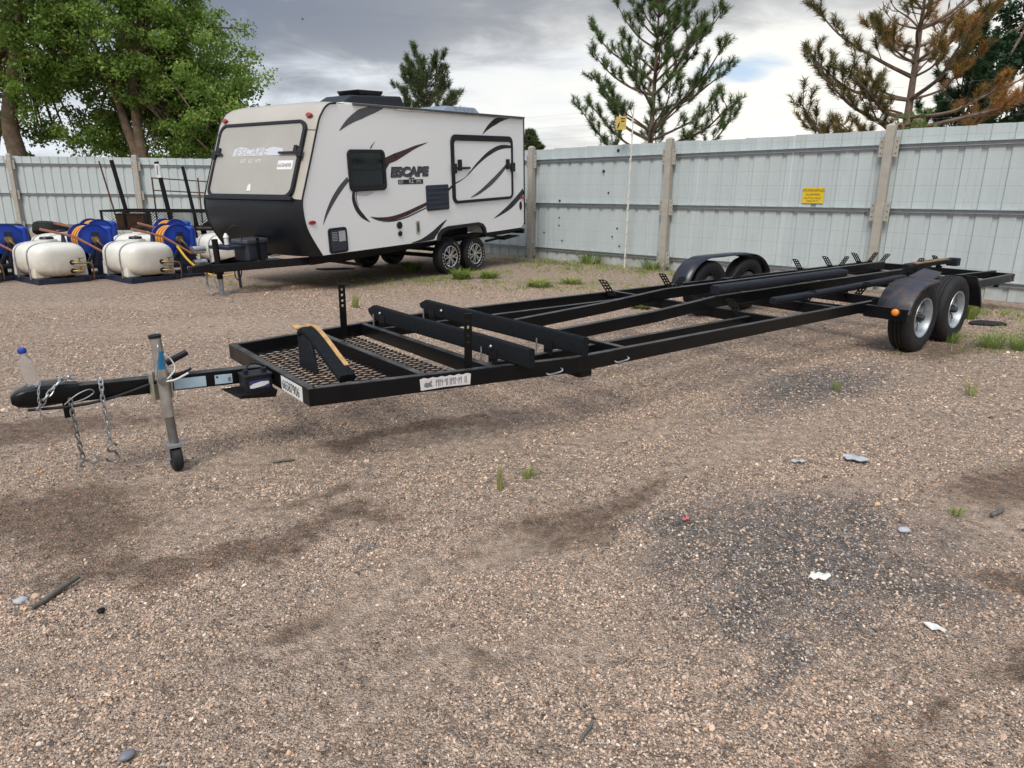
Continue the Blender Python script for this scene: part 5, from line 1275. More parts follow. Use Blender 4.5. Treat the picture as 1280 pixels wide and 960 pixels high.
# ------------------------------------------------------------------ skid sprayers: white tank, blue skid, hose reel
def super_sec(w, h, e, n=28):
    out = []
    for k in range(n):
        t = 2 * PI * k / n; c, s = math.cos(t), math.sin(t)
        out.append((w / 2 * math.copysign(abs(c) ** e, c), h / 2 * math.copysign(abs(s) ** e, s)))
    return out
def make_sprayer():
    t = thing('skid_sprayer', 'x', 'sprayer', (0, 0, 0), 0, 'skid sprayers parked by the left fence')
    # skid
    b = MB()
    for y in (-0.40, 0.40): b.box((0, y, 0.05), (1.12, 0.06, 0.10))
    for x in (-0.52, 0.52): b.box((x, 0, 0.05), (0.06, 0.74, 0.098))
    obj('skid', b, 'skid_blue', t, None, 0.005)
    b = MB(); b.box((-0.05, 0.95, 0.03), (0.95, 0.95, 0.06)); obj('pump_deck', b, 'skid_blue', t, None, 0.005)
    # tank
    xs = [(-0.58, 0.30), (-0.572, 0.55), (-0.55, 0.74), (-0.50, 0.88), (-0.43, 0.965), (-0.34, 1.0), (-0.30, 0.985), (-0.24, 1.0), (0.20, 1.0), (0.26, 0.985), (0.32, 1.0), (0.42, 0.965), (0.50, 0.90), (0.56, 0.80), (0.60, 0.62), (0.615, 0.40), (0.62, 0.15)]
    b = MB(); vs = []; n = 28
    for x, sc_ in xs:
        for y, z in super_sec(0.90 * sc_, 0.60 * (0.25 + 0.75 * sc_), 0.62, n): vs.append((x, y, 0.40 + z))
    fs = [tuple(range(n)), tuple((len(xs)-1) * n + k for k in reversed(range(n)))]
    for i in range(len(xs) - 1):
        for k in range(n): fs.append((i*n + k, (i+1)*n + k, (i+1)*n + (k+1) % n, i*n + (k+1) % n))
    b.add(vs, fs); tank = obj('tank', b, 'tank_poly', t, 45)
    feet = []
    for x in (-0.40, 0.34):
        for sgn in (-1, 1): b = MB(); feet.append(b); b.hexa([(x - 0.12, sgn * 0.20, 0.10), (x + 0.12, sgn * 0.20, 0.10), (x + 0.12, sgn * 0.43, 0.10), (x - 0.12, sgn * 0.43, 0.10), (x - 0.09, sgn * 0.16, 0.32), (x + 0.09, sgn * 0.16, 0.32), (x + 0.09, sgn * 0.425, 0.36), (x - 0.09, sgn * 0.425, 0.36)])
    for b in feet: obj('tank_foot', b, 'tank_poly', tank, None, 0.02)
    for x in (-0.27, 0.29):
        sec = super_sec(0.915, 0.615, 0.62, 28)
        pts = [(x, y, 0.40 + z) for y, z in sec]
        o = MB()
        for k in range(28):
            p, q = pts[k], pts[(k+1) % 28]
            o.beam(p, q, 0.035, 0.005, (0, p[1] + q[1], p[2] + q[2] - 0.8))
        for sgn in (-1, 1): o.box((x, sgn * 0.445, 0.20), (0.03, 0.02, 0.24))
        obj('strap', o, 'galv', tank)
    obj('filler_ring', MB().lathe([(0.0, 0.0), (0.15, 0.0), (0.16, 0.02), (0.16, 0.05), (0.0, 0.055)], 24, Matrix.Translation((-0.05, 0.02, 0.685)) @ Matrix.Rotation(PI / 2, 4, 'X')), 'tank_poly', tank, 40)
    obj('lid', MB().lathe([(0.0, 0.0), (0.11, 0.0), (0.115, 0.02), (0.10, 0.045), (0.0, 0.05)], 20, Matrix.Translation((-0.05, 0.02, 0.735)) @ Matrix.Rotation(PI / 2, 4, 'X')), 'black_plastic', tank, 40)
    b = MB(); b.tube([(0.30, 0.16, 0.68), (0.30, 0.16, 0.80)], [0.045, 0.028], 10); b.box((0.30, 0.16, 0.81), (0.07, 0.03, 0.03)); obj('lift_eye', b, 'skid_blue', t)
    for z in (0.36, 0.21):
        v = MB(); v.lathe([(0.0, -0.02), (0.042, -0.02), (0.042, 0.02), (0.0, 0.02)], 14, Matrix.Translation((0.615, 0.12, z)) @ Matrix.Rotation(PI / 2, 4, 'Z'))
        fo_ = obj('bulkhead', v, 'black_plastic', t, 40)
        v = MB(); v.tube([(0.63, 0.12, z), (0.70, 0.16, z), (0.72, 0.26, z - 0.01)], 0.018, 8); v.tube([(0.71, 0.21, z), (0.72, 0.21, z + 0.07)], 0.012, 6); v.box((0.72, 0.23, z + 0.075), (0.02, 0.10, 0.014)); obj('valve', v, 'brass', fo_, 50)
    obj('drain_hose', MB().tube(catmull([(0.72, 0.26, 0.35), (0.74, 0.38, 0.33), (0.70, 0.42, 0.16), (0.62, 0.44, 0.05)], 6), 0.013, 8), 'brass', t, 60)
    obj('badge', MB().prism([(-0.05, 0.52), (0.02, 0.50), (0.06, 0.53), (0.0, 0.56)], lambda y, z, d: (0.598 + d, y, z), 0, 0.006), 'rv_grey', t)
    # reel
    RX, RY, RZ = -0.20, 0.77, 0.70
    for x in (-0.22, 0.24):
        o = obj('reel_flange', MB().lathe([(0.0, -0.012), (0.10, -0.012), (0.12, -0.004), (0.265, -0.004), (0.275, -0.018), (0.283, -0.018), (0.283, 0.012), (0.265, 0.012), (0.12, 0.012), (0.0, 0.012)], 36, Matrix.Translation((RX + x, RY, RZ)) @ Matrix.Rotation(PI / 2, 4, 'Z')), 'blue_paint', t, 35)
    hb_ = MB(); r = 0.205
    for k in range(12):
        x = RX - 0.19 + 0.035 * k
        pts = [(x + 0.006 * math.sin(a_ * 3), RY + (r + 0.012 * ((k * 7) % 3)) * math.cos(a_), RZ + (r + 0.012 * ((k * 7) % 3)) * math.sin(a_)) for a_ in np.linspace(0, 2 * PI, 26)[:-1]]
        hb_.tube(pts, 0.019, 6, False, True)
    hb_.lathe([(0.19, -0.2), (0.19, 0.22)], 24, Matrix.Translation((RX, RY, RZ)) @ Matrix.Rotation(PI / 2, 4, 'Z'))
    obj('wound_hose', hb_, 'hose_orange', t, 60)
    b = MB(); b.box((RX + 0.02, RY + 0.30, RZ + 0.02), (0.50, 0.12, 0.42)); obj('reel_housing', b, 'blue_paint', t, None, 0.05, 3)
    b = MB()
    for x in (-0.28, 0.30): b.box((RX + x, RY + 0.02, 0.45), (0.05, 0.10, 0.78)); b.beam((RX + x, RY - 0.30, 0.06), (RX + x, RY, 0.62), 0.04, 0.04)
    b.box((RX, RY + 0.05, 0.20), (0.6, 0.5, 0.05)); b.box((RX, RY + 0.22, 0.35), (0.3, 0.3, 0.35)); obj('reel_stand', b, 'skid_blue', t)
    b = MB(); b.lathe([(0.0, -0.03), (0.06, -0.03), (0.07, 0.02)], 14, Matrix.Translation((RX + 0.30, RY, RZ)) @ Matrix.Rotation(PI / 2, 4, 'Z')); b.tube(catmull([(RX + 0.33, RY, RZ), (RX + 0.38, RY + 0.05, RZ - 0.08), (RX + 0.36, RY + 0.14, RZ - 0.20)], 4), 0.02, 8); obj('swivel', b, 'brass', t, 50)
    for z in (0.52, 0.27):
        b = MB(); b.lathe([(0.0, -0.13), (0.065, -0.13), (0.072, -0.11), (0.072, 0.11), (0.065, 0.13), (0.0, 0.13)], 18, Matrix.Translation((0.52, RY + 0.12, z)) @ Matrix.Rotation(0.1, 4, 'Z')); obj('filter_bowl', b, 'chrome', t, 40)
    obj('spray_wand', MB().tube([(0.20, -0.15, 0.93), (0.30, 0.35, 0.78), (0.42, 0.80, 0.45)], 0.022, 8), 'wand_red', t, 60)
    obj('loose_hose', MB().tube(catmull([(0.36, RY - 0.20, 0.60), (0.55, RY - 0.10, 0.32), (0.72, RY + 0.10, 0.10), (0.85, RY + 0.35, 0.02), (0.75, RY + 0.7, 0.02)], 6), 0.022, 8), 'hose_yellow', t, 60)
    return t
SPR = [((-9.33, 11.62), -36.9, 'white tank sprayer with blue reel at the left edge of the yard row'),
       ((-7.96, 11.87), -36.9, 'white tank sprayer with orange hose reel, middle of the front row'),
       ((-6.60, 12.17), -36.9, 'white tank sprayer with spilled yellow hose, nearest the travel trailer in the front row'),
       ((-6.00, 14.45), -46.0, 'brown-stained white tank sprayer directly behind the travel trailer tongue'),
       ((-7.55, 14.15), -34.0, 'white tank sprayer half hidden behind the spilled-hose sprayer'),
       ((-9.00, 13.85), -38.0, 'white tank sprayer half hidden behind the middle front-row sprayer')]
proto = make_sprayer()
for i, (xy, rz, lb) in enumerate(SPR):
    o = proto if i == 0 else copy_tree(proto)
    o.location = (xy[0], xy[1], 0); o.rotation_euler = (0, 0, math.radians(rz)); o.scale = (0.95, 0.95, 0.95); o['label'] = lb
    if i != 2:
        for ch in list(o.children):
            if ch.name.startswith('loose_hose') and i != 0: bpy.data.objects.remove(ch)
for ch in list(proto.children):
    if ch.name.startswith('loose_hose'): bpy.data.objects.remove(ch)

# ------------------------------------------------------------------ things against the left fence
ut = thing('utility_trailer', 'black utility trailer with mesh sides and a rusty ramp gate', 'utility trailer', (-11.35, 19.3, 0), math.radians(4))
UL = 3.6
for z in (0.45, 0.93):
    for y in (0, 1.6): obj('frame_rail', MB().box((UL / 2, y, z), (UL, 0.05, 0.05)), 'black_dull', ut)
    for x in (0.025, UL - 0.025): obj('frame_rail', MB().box((x, 0.8, z), (0.05, 1.55, 0.048)), 'black_dull', ut)
for x in (0.03, 0.62, 1.25, 1.9, 2.5, 3.1, 3.57):
    for y in (0, 1.6): obj('stake', MB().box((x, y, 0.69), (0.045, 0.045, 0.44)), 'black_dull', ut)
for y in (0, 1.6):
    b = MB()
    for k in range(-6, 44):
        for sg in (1, -1):
            x0 = k * 0.085; x1 = x0 + sg * 0.47
            if min(x0, x1) > 0 and max(x0, x1) < UL: b.beam((x0, y, 0.475), (x1, y, 0.905), 0.008, 0.008, (0, 1, 0))
    obj('mesh_side', b, 'black_dull', ut)
obj('deck', MB().box((UL / 2, 0.8, 0.43), (UL - 0.06, 1.5, 0.03)), 'rust_paint', ut)
b = MB(); b.box((0.75, 0.30, 0.65), (0.75, 0.5, 0.42)); obj('rusty_box', b, 'rust_paint', ut, None, 0.01)
for x in (1.2, 2.3):
    for y in (-0.18, 1.78):
        w = MB().lathe(tyre_prof(0.30, 0.17, 0.17), 24, Matrix.Translation((x, y, 0.30))); obj('wheel', w, 'rubber', ut, 40)
for x in (0.78, 2.1, 2.75): obj('gate_post', MB().box((x, 1.70, 1.20), (0.035, 0.035, 1.30)), 'rust_paint', ut)
for z0, z1 in ((1.83, 1.72), (1.48, 1.40)): obj('gate_bar', MB().beam((0.78, 1.70, z0), (2.75, 1.70, z1), 0.03, 0.035), 'rust_paint', ut)
def pole_thing(label, xy, lean, h, r, mat, z0=0.0, name='standing_pole', wrap=False):
    t = thing(name, label, 'pole', (xy[0], xy[1], z0), 0, 'poles standing in the utility trailer')
    obj('shaft', MB().tube([(0, 0, 0), (lean * h * 0.5, 0, h * 0.5), (lean * h, 0, h)], r, 10), mat, t, 40)
    if wrap:
        obj('paper_wrap', MB().tube([(lean * (h - 0.42), 0, h - 0.42), (lean * (h - 0.06), 0, h - 0.06)], r + 0.012, 10), 'white_sticker', t, 40)
        obj('wrap_marks', MB().box((lean * (h - 0.25), -r - 0.0135, h - 0.22), (0.03, 0.002, 0.24)), 'ink_grey', t)
pole_thing('thin rust-brown pole leaning beside a thicker black pole', (-11.05, 19.6), -0.17, 1.72, 0.022, 'rust_paint', 0.52)
pole_thing('thick black pole leaning left beside the thin brown pole', (-10.72, 19.6), -0.16, 1.75, 0.055, 'black_dull', 0.52)
pole_thing('black pole with white paper wrapped round its top', (-9.55, 19.6), -0.13, 1.72, 0.060, 'black_dull', 0.52, wrap=True)
pole_thing('slim black pole leaning near the travel trailer nose', (-8.85, 19.6), -0.14, 1.60, 0.045, 'black_dull', 0.52)
TT = MB().lathe(tyre_prof(0.36, 0.22, 0.20), 32).mesh('old_tyre'); TT.materials.append(MATS['rubber']); TT.polygons.foreach_set('use_smooth', [True] * len(TT.polygons)); TT.set_sharp_from_angle(angle=math.radians(38))
for i, (loc, rot, lb) in enumerate((((-10.05, 15.2, 0.12), (PI / 2, 0, 0), 'old tyre at the bottom of the stack behind the tanks'), ((-10.02, 15.22, 0.35), (PI / 2, 0, 0.3), 'old tyre in the middle of the stack behind the tanks'), ((-10.0, 15.15, 0.66), (PI / 2 - 0.28, 0.15, 0.5), 'old tyre tilted on top of the stack behind the tanks'))):
    o = link('old_tyre', TT); o.location = loc; o.rotation_euler = rot; tag(o, lb, 'tyre', 'tyre stack')
dr = thing('black_drum', 'flat black bin lying behind the left sprayer reels', 'bin', (-11.3, 15.2, 0), 0.2)
obj('tub', MB().lathe([(0.0, -0.55), (0.34, -0.55), (0.38, -0.5), (0.38, 0.5), (0.34, 0.55), (0.0, 0.55)], 24, Matrix.Translation((0, 0, 0.40)) @ Matrix.Rotation(PI / 2, 4, 'Z')), 'black_plastic', dr, 40)
obj('rim_band', MB().lathe([(0.382, 0.40), (0.40, 0.42), (0.40, 0.46), (0.382, 0.48)], 24, Matrix.Translation((0, 0, 0.40)) @ Matrix.Rotation(PI / 2, 4, 'Z')), 'black_dull', dr, 40)

# ------------------------------------------------------------------ trees
def quads_mesh(name, C, A, B, tint, mat):
    """C centres, A and B half axes (n,3) -> one mesh of leaf quads (rhombs) with a face tint"""
    n = len(C); v = np.empty((n * 4, 3)); v[0::4] = C - A; v[1::4] = C - B * 0.8 + A * 0.1; v[2::4] = C + A; v[3::4] = C + B * 0.8 + A * 0.1
    m = bpy.data.meshes.new(name); m.vertices.add(n * 4); m.vertices.foreach_set('co', v.astype(np.float32).ravel())
    m.loops.add(n * 4); m.loops.foreach_set('vertex_index', np.arange(n * 4, dtype=np.int32))
    m.polygons.add(n); m.polygons.foreach_set('loop_start', np.arange(0, n * 4, 4, dtype=np.int32)); m.polygons.foreach_set('loop_total', np.full(n, 4, dtype=np.int32))
    at = m.attributes.new('tint', 'FLOAT', 'FACE'); at.data.foreach_set('value', np.clip(tint, 0, 1).astype(np.float32))
    m.update(calc_edges=True); m.validate(); m.materials.append(MATS[mat]); return m
def tris_mesh(name, V, tint, mat):
    n = len(V); m = bpy.data.meshes.new(name); m.vertices.add(n * 3); m.vertices.foreach_set('co', V.reshape(-1).astype(np.float32))
    m.loops.add(n * 3); m.loops.foreach_set('vertex_index', np.arange(n * 3, dtype=np.int32))
    m.polygons.add(n); m.polygons.foreach_set('loop_start', np.arange(0, n * 3, 3, dtype=np.int32)); m.polygons.foreach_set('loop_total', np.full(n, 3, dtype=np.int32))
    at = m.attributes.new('tint', 'FLOAT', 'FACE'); at.data.foreach_set('value', np.clip(tint, 0, 1).astype(np.float32))
    m.update(calc_edges=True); m.validate(); m.materials.append(MATS[mat]); return m
def unit(a): return a / np.maximum(1e-9, np.linalg.norm(a, axis=1, keepdims=True))
def broadleaf(name, label, base, trunks, lobes, nclump, per, leaf, mat, seed, group=None, spread=0.55, barkmat='bark', yellow=0.02):
    rn = np.random.default_rng(seed); t = thing(name, label, 'tree', base, 0, group)
    tb = MB()
    for pts, r0, r1 in trunks:
        path = catmull(pts, 5); n = len(path); tb.tube(path, [r0 + (r1 - r0) * i / (n - 1) for i in range(n)], 10)
    CL = []; LIMB = MB()
    vol = np.array([l[1][0] * l[1][1] * l[1][2] for l in lobes]); vol = vol / vol.sum()
    for li, (c, r) in enumerate(lobes):
        k = int(nclump * vol[li]) + 1
        d = unit(rn.normal(size=(k, 3))); rad = rn.uniform(0.35, 1.0, (k, 1)) ** 0.5
        rad = rad * (1 + 0.10 * np.sin(d[:, :1] * 7 + li) + 0.10 * np.sin(d[:, 2:] * 9 + 2 * li))
        pts = np.array(c) + d * rad * np.array(r); CL.append(pts)
        for j in range(min(9, k)):
            q = pts[j]; s0 = Vector(trunks[li % len(trunks)][0][-1]); mid = s0.lerp(Vector(q), 0.5) + Vector((0, 0, 0.5))
            LIMB.tube(catmull([s0, mid, Vector(q)], 4), [0.10 - 0.085 * i / 8 for i in range(9)], 6)
    CL = np.concatenate(CL)
    n = len(CL) * per
    cc = np.repeat(CL, per, 0); cr = np.repeat(rn.uniform(0.6, 1.25, len(CL)), per)[:, None] * spread
    off = unit(rn.normal(size=(n, 3))) * (rn.uniform(0, 1, (n, 1)) ** 0.6) * cr * np.array([1.15, 1.15, 0.75])
    C = cc + off
    A = unit(rn.normal(size=(n, 3)) + np.array([0, 0, -0.5])); Bv = unit(np.cross(A, rn.normal(size=(n, 3))))
    L = leaf * rn.uniform(0.6, 1.25, (n, 1))
    ct = np.repeat(rn.uniform(0.15, 0.75, len(CL)), per)
    tint = ct + rn.normal(0, 0.16, n); tint = np.clip(tint, 0, 0.92); tint = np.where(rn.uniform(0, 1, n) < yellow, 1.0, tint)
    link('crown', quads_mesh('crown', C, A * L * 0.62, Bv * L * 0.5, tint, mat), None, t)
    tr_ = obj('trunk', tb, barkmat, t, 60); obj('limbs', LIMB, barkmat, t, 60)
    return t
broadleaf('cottonwood_tree', 'large leafy cottonwood with a leaning dark trunk at the far left', (-19.9, 28.6, 0),
          [([(0, 0, 0), (0.15, 0, 2.5), (0.1, 0, 4.2), (1.0, 0, 7.0)], 0.42, 0.22)],
          [((0.0, 0, 7.6), (4.2, 3.0, 3.6)), ((-2.8, 0.3, 5.2), (2.8, 2.4, 2.4)), ((2.2, 0.2, 9.0), (3.0, 2.6, 2.8)), ((1.9, 0.9, 4.6), (2.6, 1.8, 2.0)), ((-3.5, 0, 9), (3, 3, 3)), ((-1.5, 1.2, 3.2), (3.2, 1.2, 1.4))], 520, 135, 0.118, 'leaf_cottonwood', 11, 'leafy trees beyond the left fence')
broadleaf('cottonwood_tree', 'large leafy cottonwood with a pale forked trunk above the tanks', (-15.3, 29.2, 0),
          [([(0, 0, 0), (0.05, 0, 2.4), (-0.30, 0, 4.0), (-0.55, 0, 5.2)], 0.26, 0.14), ([(0.28, -0.1, 0), (0.30, -0.1, 2.4), (0.22, -0.1, 4.2), (0.3, 0, 6.5)], 0.27, 0.15)],
          [((0.0, 0, 8.2), (3.4, 3.0, 3.6)), ((2.4, 0.2, 6.1), (2.5, 2.1, 2.7)), ((-1.6, 0.5, 5.8), (2.2, 2.0, 2.0)), ((0.8, 0, 9.8), (2.1, 2.3, 2.0)), ((3.4, 0.3, 4.2), (2.1, 1.8, 1.9)), ((-0.2, 1.5, 3.6), (3.0, 1.2, 1.5)), ((2.0, 0.4, 3.0), (1.6, 1.2, 1.3))], 520, 135, 0.115, 'leaf_cottonwood', 12, 'leafy trees beyond the left fence', yellow=0.012)
broadleaf('cottonwood_tree', 'leafy cottonwood with a dark slim trunk just left of the travel trailer', (-15.0, 31.8, 0),
          [([(0, 0, 0), (0, 0, 2.6), (0.2, 0, 5.0)], 0.22, 0.12)],
          [((0.8, 0, 5.6), (2.6, 2.2, 2.4)), ((2.4, 0, 3.6), (2.4, 1.8, 1.7)), ((-1.5, 0.6, 3.4), (2.6, 1.6, 1.6)), ((4.2, 0, 3.4), (1.5, 1.3, 1.4))], 280, 135, 0.115, 'leaf_cottonwood', 13, 'leafy trees beyond the left fence')
broadleaf('leafy_bush', 'small light green bush peeping over the fence below the brown pine', (8.1, 15.2, 0), [([(0, 0, 0), (0, 0, 1.6), (0.1, 0, 2.3)], 0.06, 0.03)],
          [((0.1, 0, 2.35), (0.75, 0.6, 0.75)), ((-0.5, 0, 2.2), (0.5, 0.5, 0.5))], 34, 50, 0.11, 'leaf_bush', 14, None, 0.28)
broadleaf('evergreen_tree', 'dense dark green evergreen at the right edge beyond the fence', (14.9, 21.5, 0), [([(0, 0, 0), (0, 0, 3), (0, 0, 6)], 0.25, 0.10)],
          [((0.4, 0, 4.4), (2.2, 2.0, 2.2)), ((0.8, 0, 2.6), (2.6, 2.2, 1.6)), ((0.6, 0, 6.0), (1.8, 1.5, 1.3)), ((2.6, 0, 5), (2.0, 2, 2.4))], 360, 120, 0.12, 'needle_dark', 15, None, 0.42, 'bark_pine', 0.0)

def pine(name, label, base, H, z0, width, nwh, mat, seed, tuftN=46, nl=0.13, nw=0.012, brush=0.22, sec=4.4, tw=(4, 6), lean=0.0, bare_top=0.0, tint_fn=None, group=None, elev=(0.15, 0.9), bmat='bark_pine', trunk_r=0.13, dens=1.0, shape=0.75, cut=None):
    rn = np.random.default_rng(seed); rr_ = random.Random(seed); t = thing(name, label, 'tree', base, 0, group)
    tr_ = MB(); path = [Vector((lean * math.sin(k / 8 * 2), 0.02 * k, H * k / 8)) for k in range(9)]
    tr_.tube(path, [max(0.012, trunk_r * (1 - k / 8.3)) for k in range(9)], 10)
    br = MB(); T = []; D = []; up = Vector((0, 0, 1))
    def tuft(p, d): T.append(tuple(p)); D.append(tuple(d.normalized()))
    def twig(a, d, l, bare):
        d = d.normalized(); m_ = a + d * l * 0.55; e = m_ + (d + up * 0.45).normalized() * l * 0.5
        br.tube([a, m_, e], [0.009, 0.007, 0.004], 4)
        if bare and rr_.random() < 0.95: return
        if rr_.random() > dens: return
        tuft(e, e - m_)
    for w in range(nwh):
        f = (w + rr_.uniform(-0.25, 0.25)) / (nwh - 1); f = min(1, max(0, f)); z = z0 + (H - z0) * f * 0.97
        nb = rr_.randint(3, 5)
        L0 = width * (1.04 - f) ** shape + 0.15
        off = rr_.uniform(0, 6.28)
        for k in range(nb):
            az = 2 * PI * (k / nb) + off + rr_.uniform(-0.45, 0.45)
            L = L0 * rr_.uniform(0.55, 1.15)
            el = elev[0] + (elev[1] - elev[0]) * f + rr_.uniform(-0.18, 0.22)
            d0 = Vector((math.cos(az) * math.cos(el), math.sin(az) * math.cos(el), math.sin(el)))
            s = Vector((lean * math.sin(z / H * 2), 0.16 * z / H, z)); wob = Vector((rr_.uniform(-1, 1), rr_.uniform(-1, 1), rr_.uniform(-0.6, 0.6))) * L * 0.06
            p1 = s + d0 * L * 0.38 + wob; p2 = s + d0 * L * 0.72 + up * L * 0.07 - wob * 0.6; p3 = s + d0 * L + up * L * rr_.uniform(0.14, 0.30)
            bp = catmull([s, p1, p2, p3], 5); n = len(bp)
            r0 = 0.012 + 0.016 * L
            br.tube(bp, [r0 * (1 - 0.82 * i / (n - 1)) for i in range(n)], 5)
            bare = f > 1 - bare_top
            dd = (bp[-1] - bp[-2])
            for q in range(3): twig(bp[-1], dd.normalized() + Vector((rr_.uniform(-.8, .8), rr_.uniform(-.8, .8), rr_.uniform(0, .6))), rr_.uniform(0.10, 0.22), bare)
            ns = max(3, int(L * sec))
            for q in range(ns):
                fr = 0.30 + 0.68 * (q + rr_.random()) / ns; i_ = min(n - 2, int(fr * (n - 1))); a = bp[i_].lerp(bp[i_ + 1], fr * (n - 1) - i_)
                bd = (bp[i_ + 1] - bp[i_]).normalized(); lat = bd.cross(up).normalized() * (1 if q % 2 else -1)
                sd_ = (bd * rr_.uniform(0.5, 1.0) + lat * rr_.uniform(0.4, 1.0) + up * rr_.uniform(-0.15, 0.75)).normalized()
                l = rr_.uniform(0.16, 0.34) * (0.55 + 0.6 * L) * (1.15 - 0.5 * fr)
                m_ = a + sd_ * l * 0.6; e = m_ + (sd_ + up * 0.5).normalized() * l * 0.5
                br.tube([a, m_, e], [0.012, 0.009, 0.006], 4)
                for h_ in range(rr_.randint(*tw)):
                    g_ = rr_.uniform(0.35, 1.0); c_ = a.lerp(m_, g_ / 0.55) if g_ < 0.55 else m_.lerp(e, (g_ - 0.55) / 0.45)
                    twig(c_, sd_ + Vector((rr_.uniform(-.9, .9), rr_.uniform(-.9, .9), rr_.uniform(-.1, .9))), rr_.uniform(0.08, 0.20), bare)
    if bare_top == 0:
        for q in range(6): tuft(path[-1] + Vector((rr_.uniform(-.1, .1), rr_.uniform(-.1, .1), rr_.uniform(-.35, .08))), Vector((rr_.uniform(-.4, .4), rr_.uniform(-.4, .4), 1)))
    T = np.array(T); D = np.array(D); n = len(T) * tuftN
    c = np.repeat(T, tuftN, 0); d = np.repeat(D, tuftN, 0)
    c = c - d * rn.uniform(0, brush, (n, 1))
    rad = rn.normal(size=(n, 3)); rad = unit(rad - d * (rad * d).sum(1, keepdims=True))
    nd = unit(d * rn.uniform(0.35, 1.1, (n, 1)) + rad * 0.8); ln = nl * rn.uniform(0.7, 1.15, (n, 1))
    sd = unit(np.cross(nd, rn.normal(size=(n, 3)))) * nw * 0.5
    V = np.stack([c - sd, c + sd, c + nd * ln], 1)
    base_t = np.repeat(rn.uniform(0.1, 0.85, len(T)), tuftN)
    if tint_fn is not None: base_t = np.repeat(tint_fn(T, rn), tuftN)
    tint = base_t + rn.normal(0, 0.12, n)
    link('crown', tris_mesh('crown', V, tint, mat), None, t)
    obj('trunk', tr_, bmat, t, 60); obj('branches', br, bmat, t, 60)
    return t
pine('pine_tree', 'tall green pine behind the fence beside the yellow hanging sign', (3.60, 19.6, 0), 6.75, 2.1, 2.35, 13, 'needle_green', 21, tuftN=44, nl=0.15, nw=0.0105, lean=0.12, elev=(0.25, 0.85), shape=0.55)
def brown_t(T, rn): return np.clip(0.42 + 0.15 * T[:, 0] + rn.normal(0, 0.20, len(T)), 0, 1)
pine('dying_pine', 'dying pine with rust-brown needles and bare top branches', (8.95, 16.6, 0), 7.2, 2.2, 2.7, 14, 'needle_brown', 22, tuftN=46, nl=0.16, nw=0.0105, sec=4.8, tw=(4, 5), elev=(0.0, 0.7), bare_top=0.42, tint_fn=brown_t, bmat='dead_wood', trunk_r=0.15, dens=0.9, shape=0.65)
pine('pine_tree', 'distant pine rising above the travel trailer roof', (-4.95, 41.0, 0), 7.6, 3.4, 2.7, 11, 'needle_far', 23, tuftN=26, nl=0.30, nw=0.026, brush=0.40, tw=(2, 4), elev=(0.3, 0.8), trunk_r=0.2, shape=0.30)
pine('pine_tree', 'small distant pine top just right of the roof vent', (-3.2, 45.0, 0), 6.0, 3.5, 0.8, 6, 'needle_far', 24, tuftN=26, nl=0.26, nw=0.03, brush=0.35, elev=(0.5, 1.0), trunk_r=0.12)
pine('pine_tree', 'distant dark pine between the travel trailer and the fence post', (1.05, 47.0, 0), 5.0, 2.5, 0.95, 10, 'needle_far', 25, tuftN=46, nl=0.28, nw=0.04, brush=0.4, elev=(0.4, 1.0), trunk_r=0.14)
pine('pine_tree', 'thin green pine partly behind the brown pine and the dark evergreen', (12.6, 20.5, 0), 6.0, 2.5, 1.3, 12, 'needle_dark', 26, nl=0.18, nw=0.016, elev=(0.4, 1.0), trunk_r=0.09)

# ------------------------------------------------------------------ weeds
def weed_mesh(n, h, r, seed, upright=0.5, w=0.004, yellow=0.0):
    rn = np.random.default_rng(seed); V = []; tt = []
    for k in range(n):
        a = rn.uniform(0, 2 * PI); q = r * 0.35 * rn.uniform(0, 1) ** 0.5; b0 = np.array([q * math.cos(a), q * math.sin(a), -0.005])
        a2 = a + rn.normal(0, 0.7); hh = h * rn.uniform(0.45, 1.1); out = r * rn.uniform(0.2, 1.0) * (1 - upright * 0.6)
        d = np.array([math.cos(a2), math.sin(a2), 0]); sd = np.array([-d[1], d[0], 0]) * w * rn.uniform(0.6, 1.3)
        p0, p1, p2 = b0, b0 + d * out * 0.35 + np.array([0, 0, hh * 0.6]), b0 + d * out + np.array([0, 0, hh * (1.0 if rn.uniform() < 0.7 else 0.7)])
        V += [(p0 - sd, p0 + sd, p1 + sd * 0.8), (p0 - sd, p1 + sd * 0.8, p1 - sd * 0.8), (p1 - sd * 0.8, p1 + sd * 0.8, p2)]
        tn = np.clip(rn.normal(0.45 + yellow, 0.2), 0, 1); tt += [tn] * 3
    return tris_mesh('blades', np.array(V), np.array(tt), 'grass_blade')
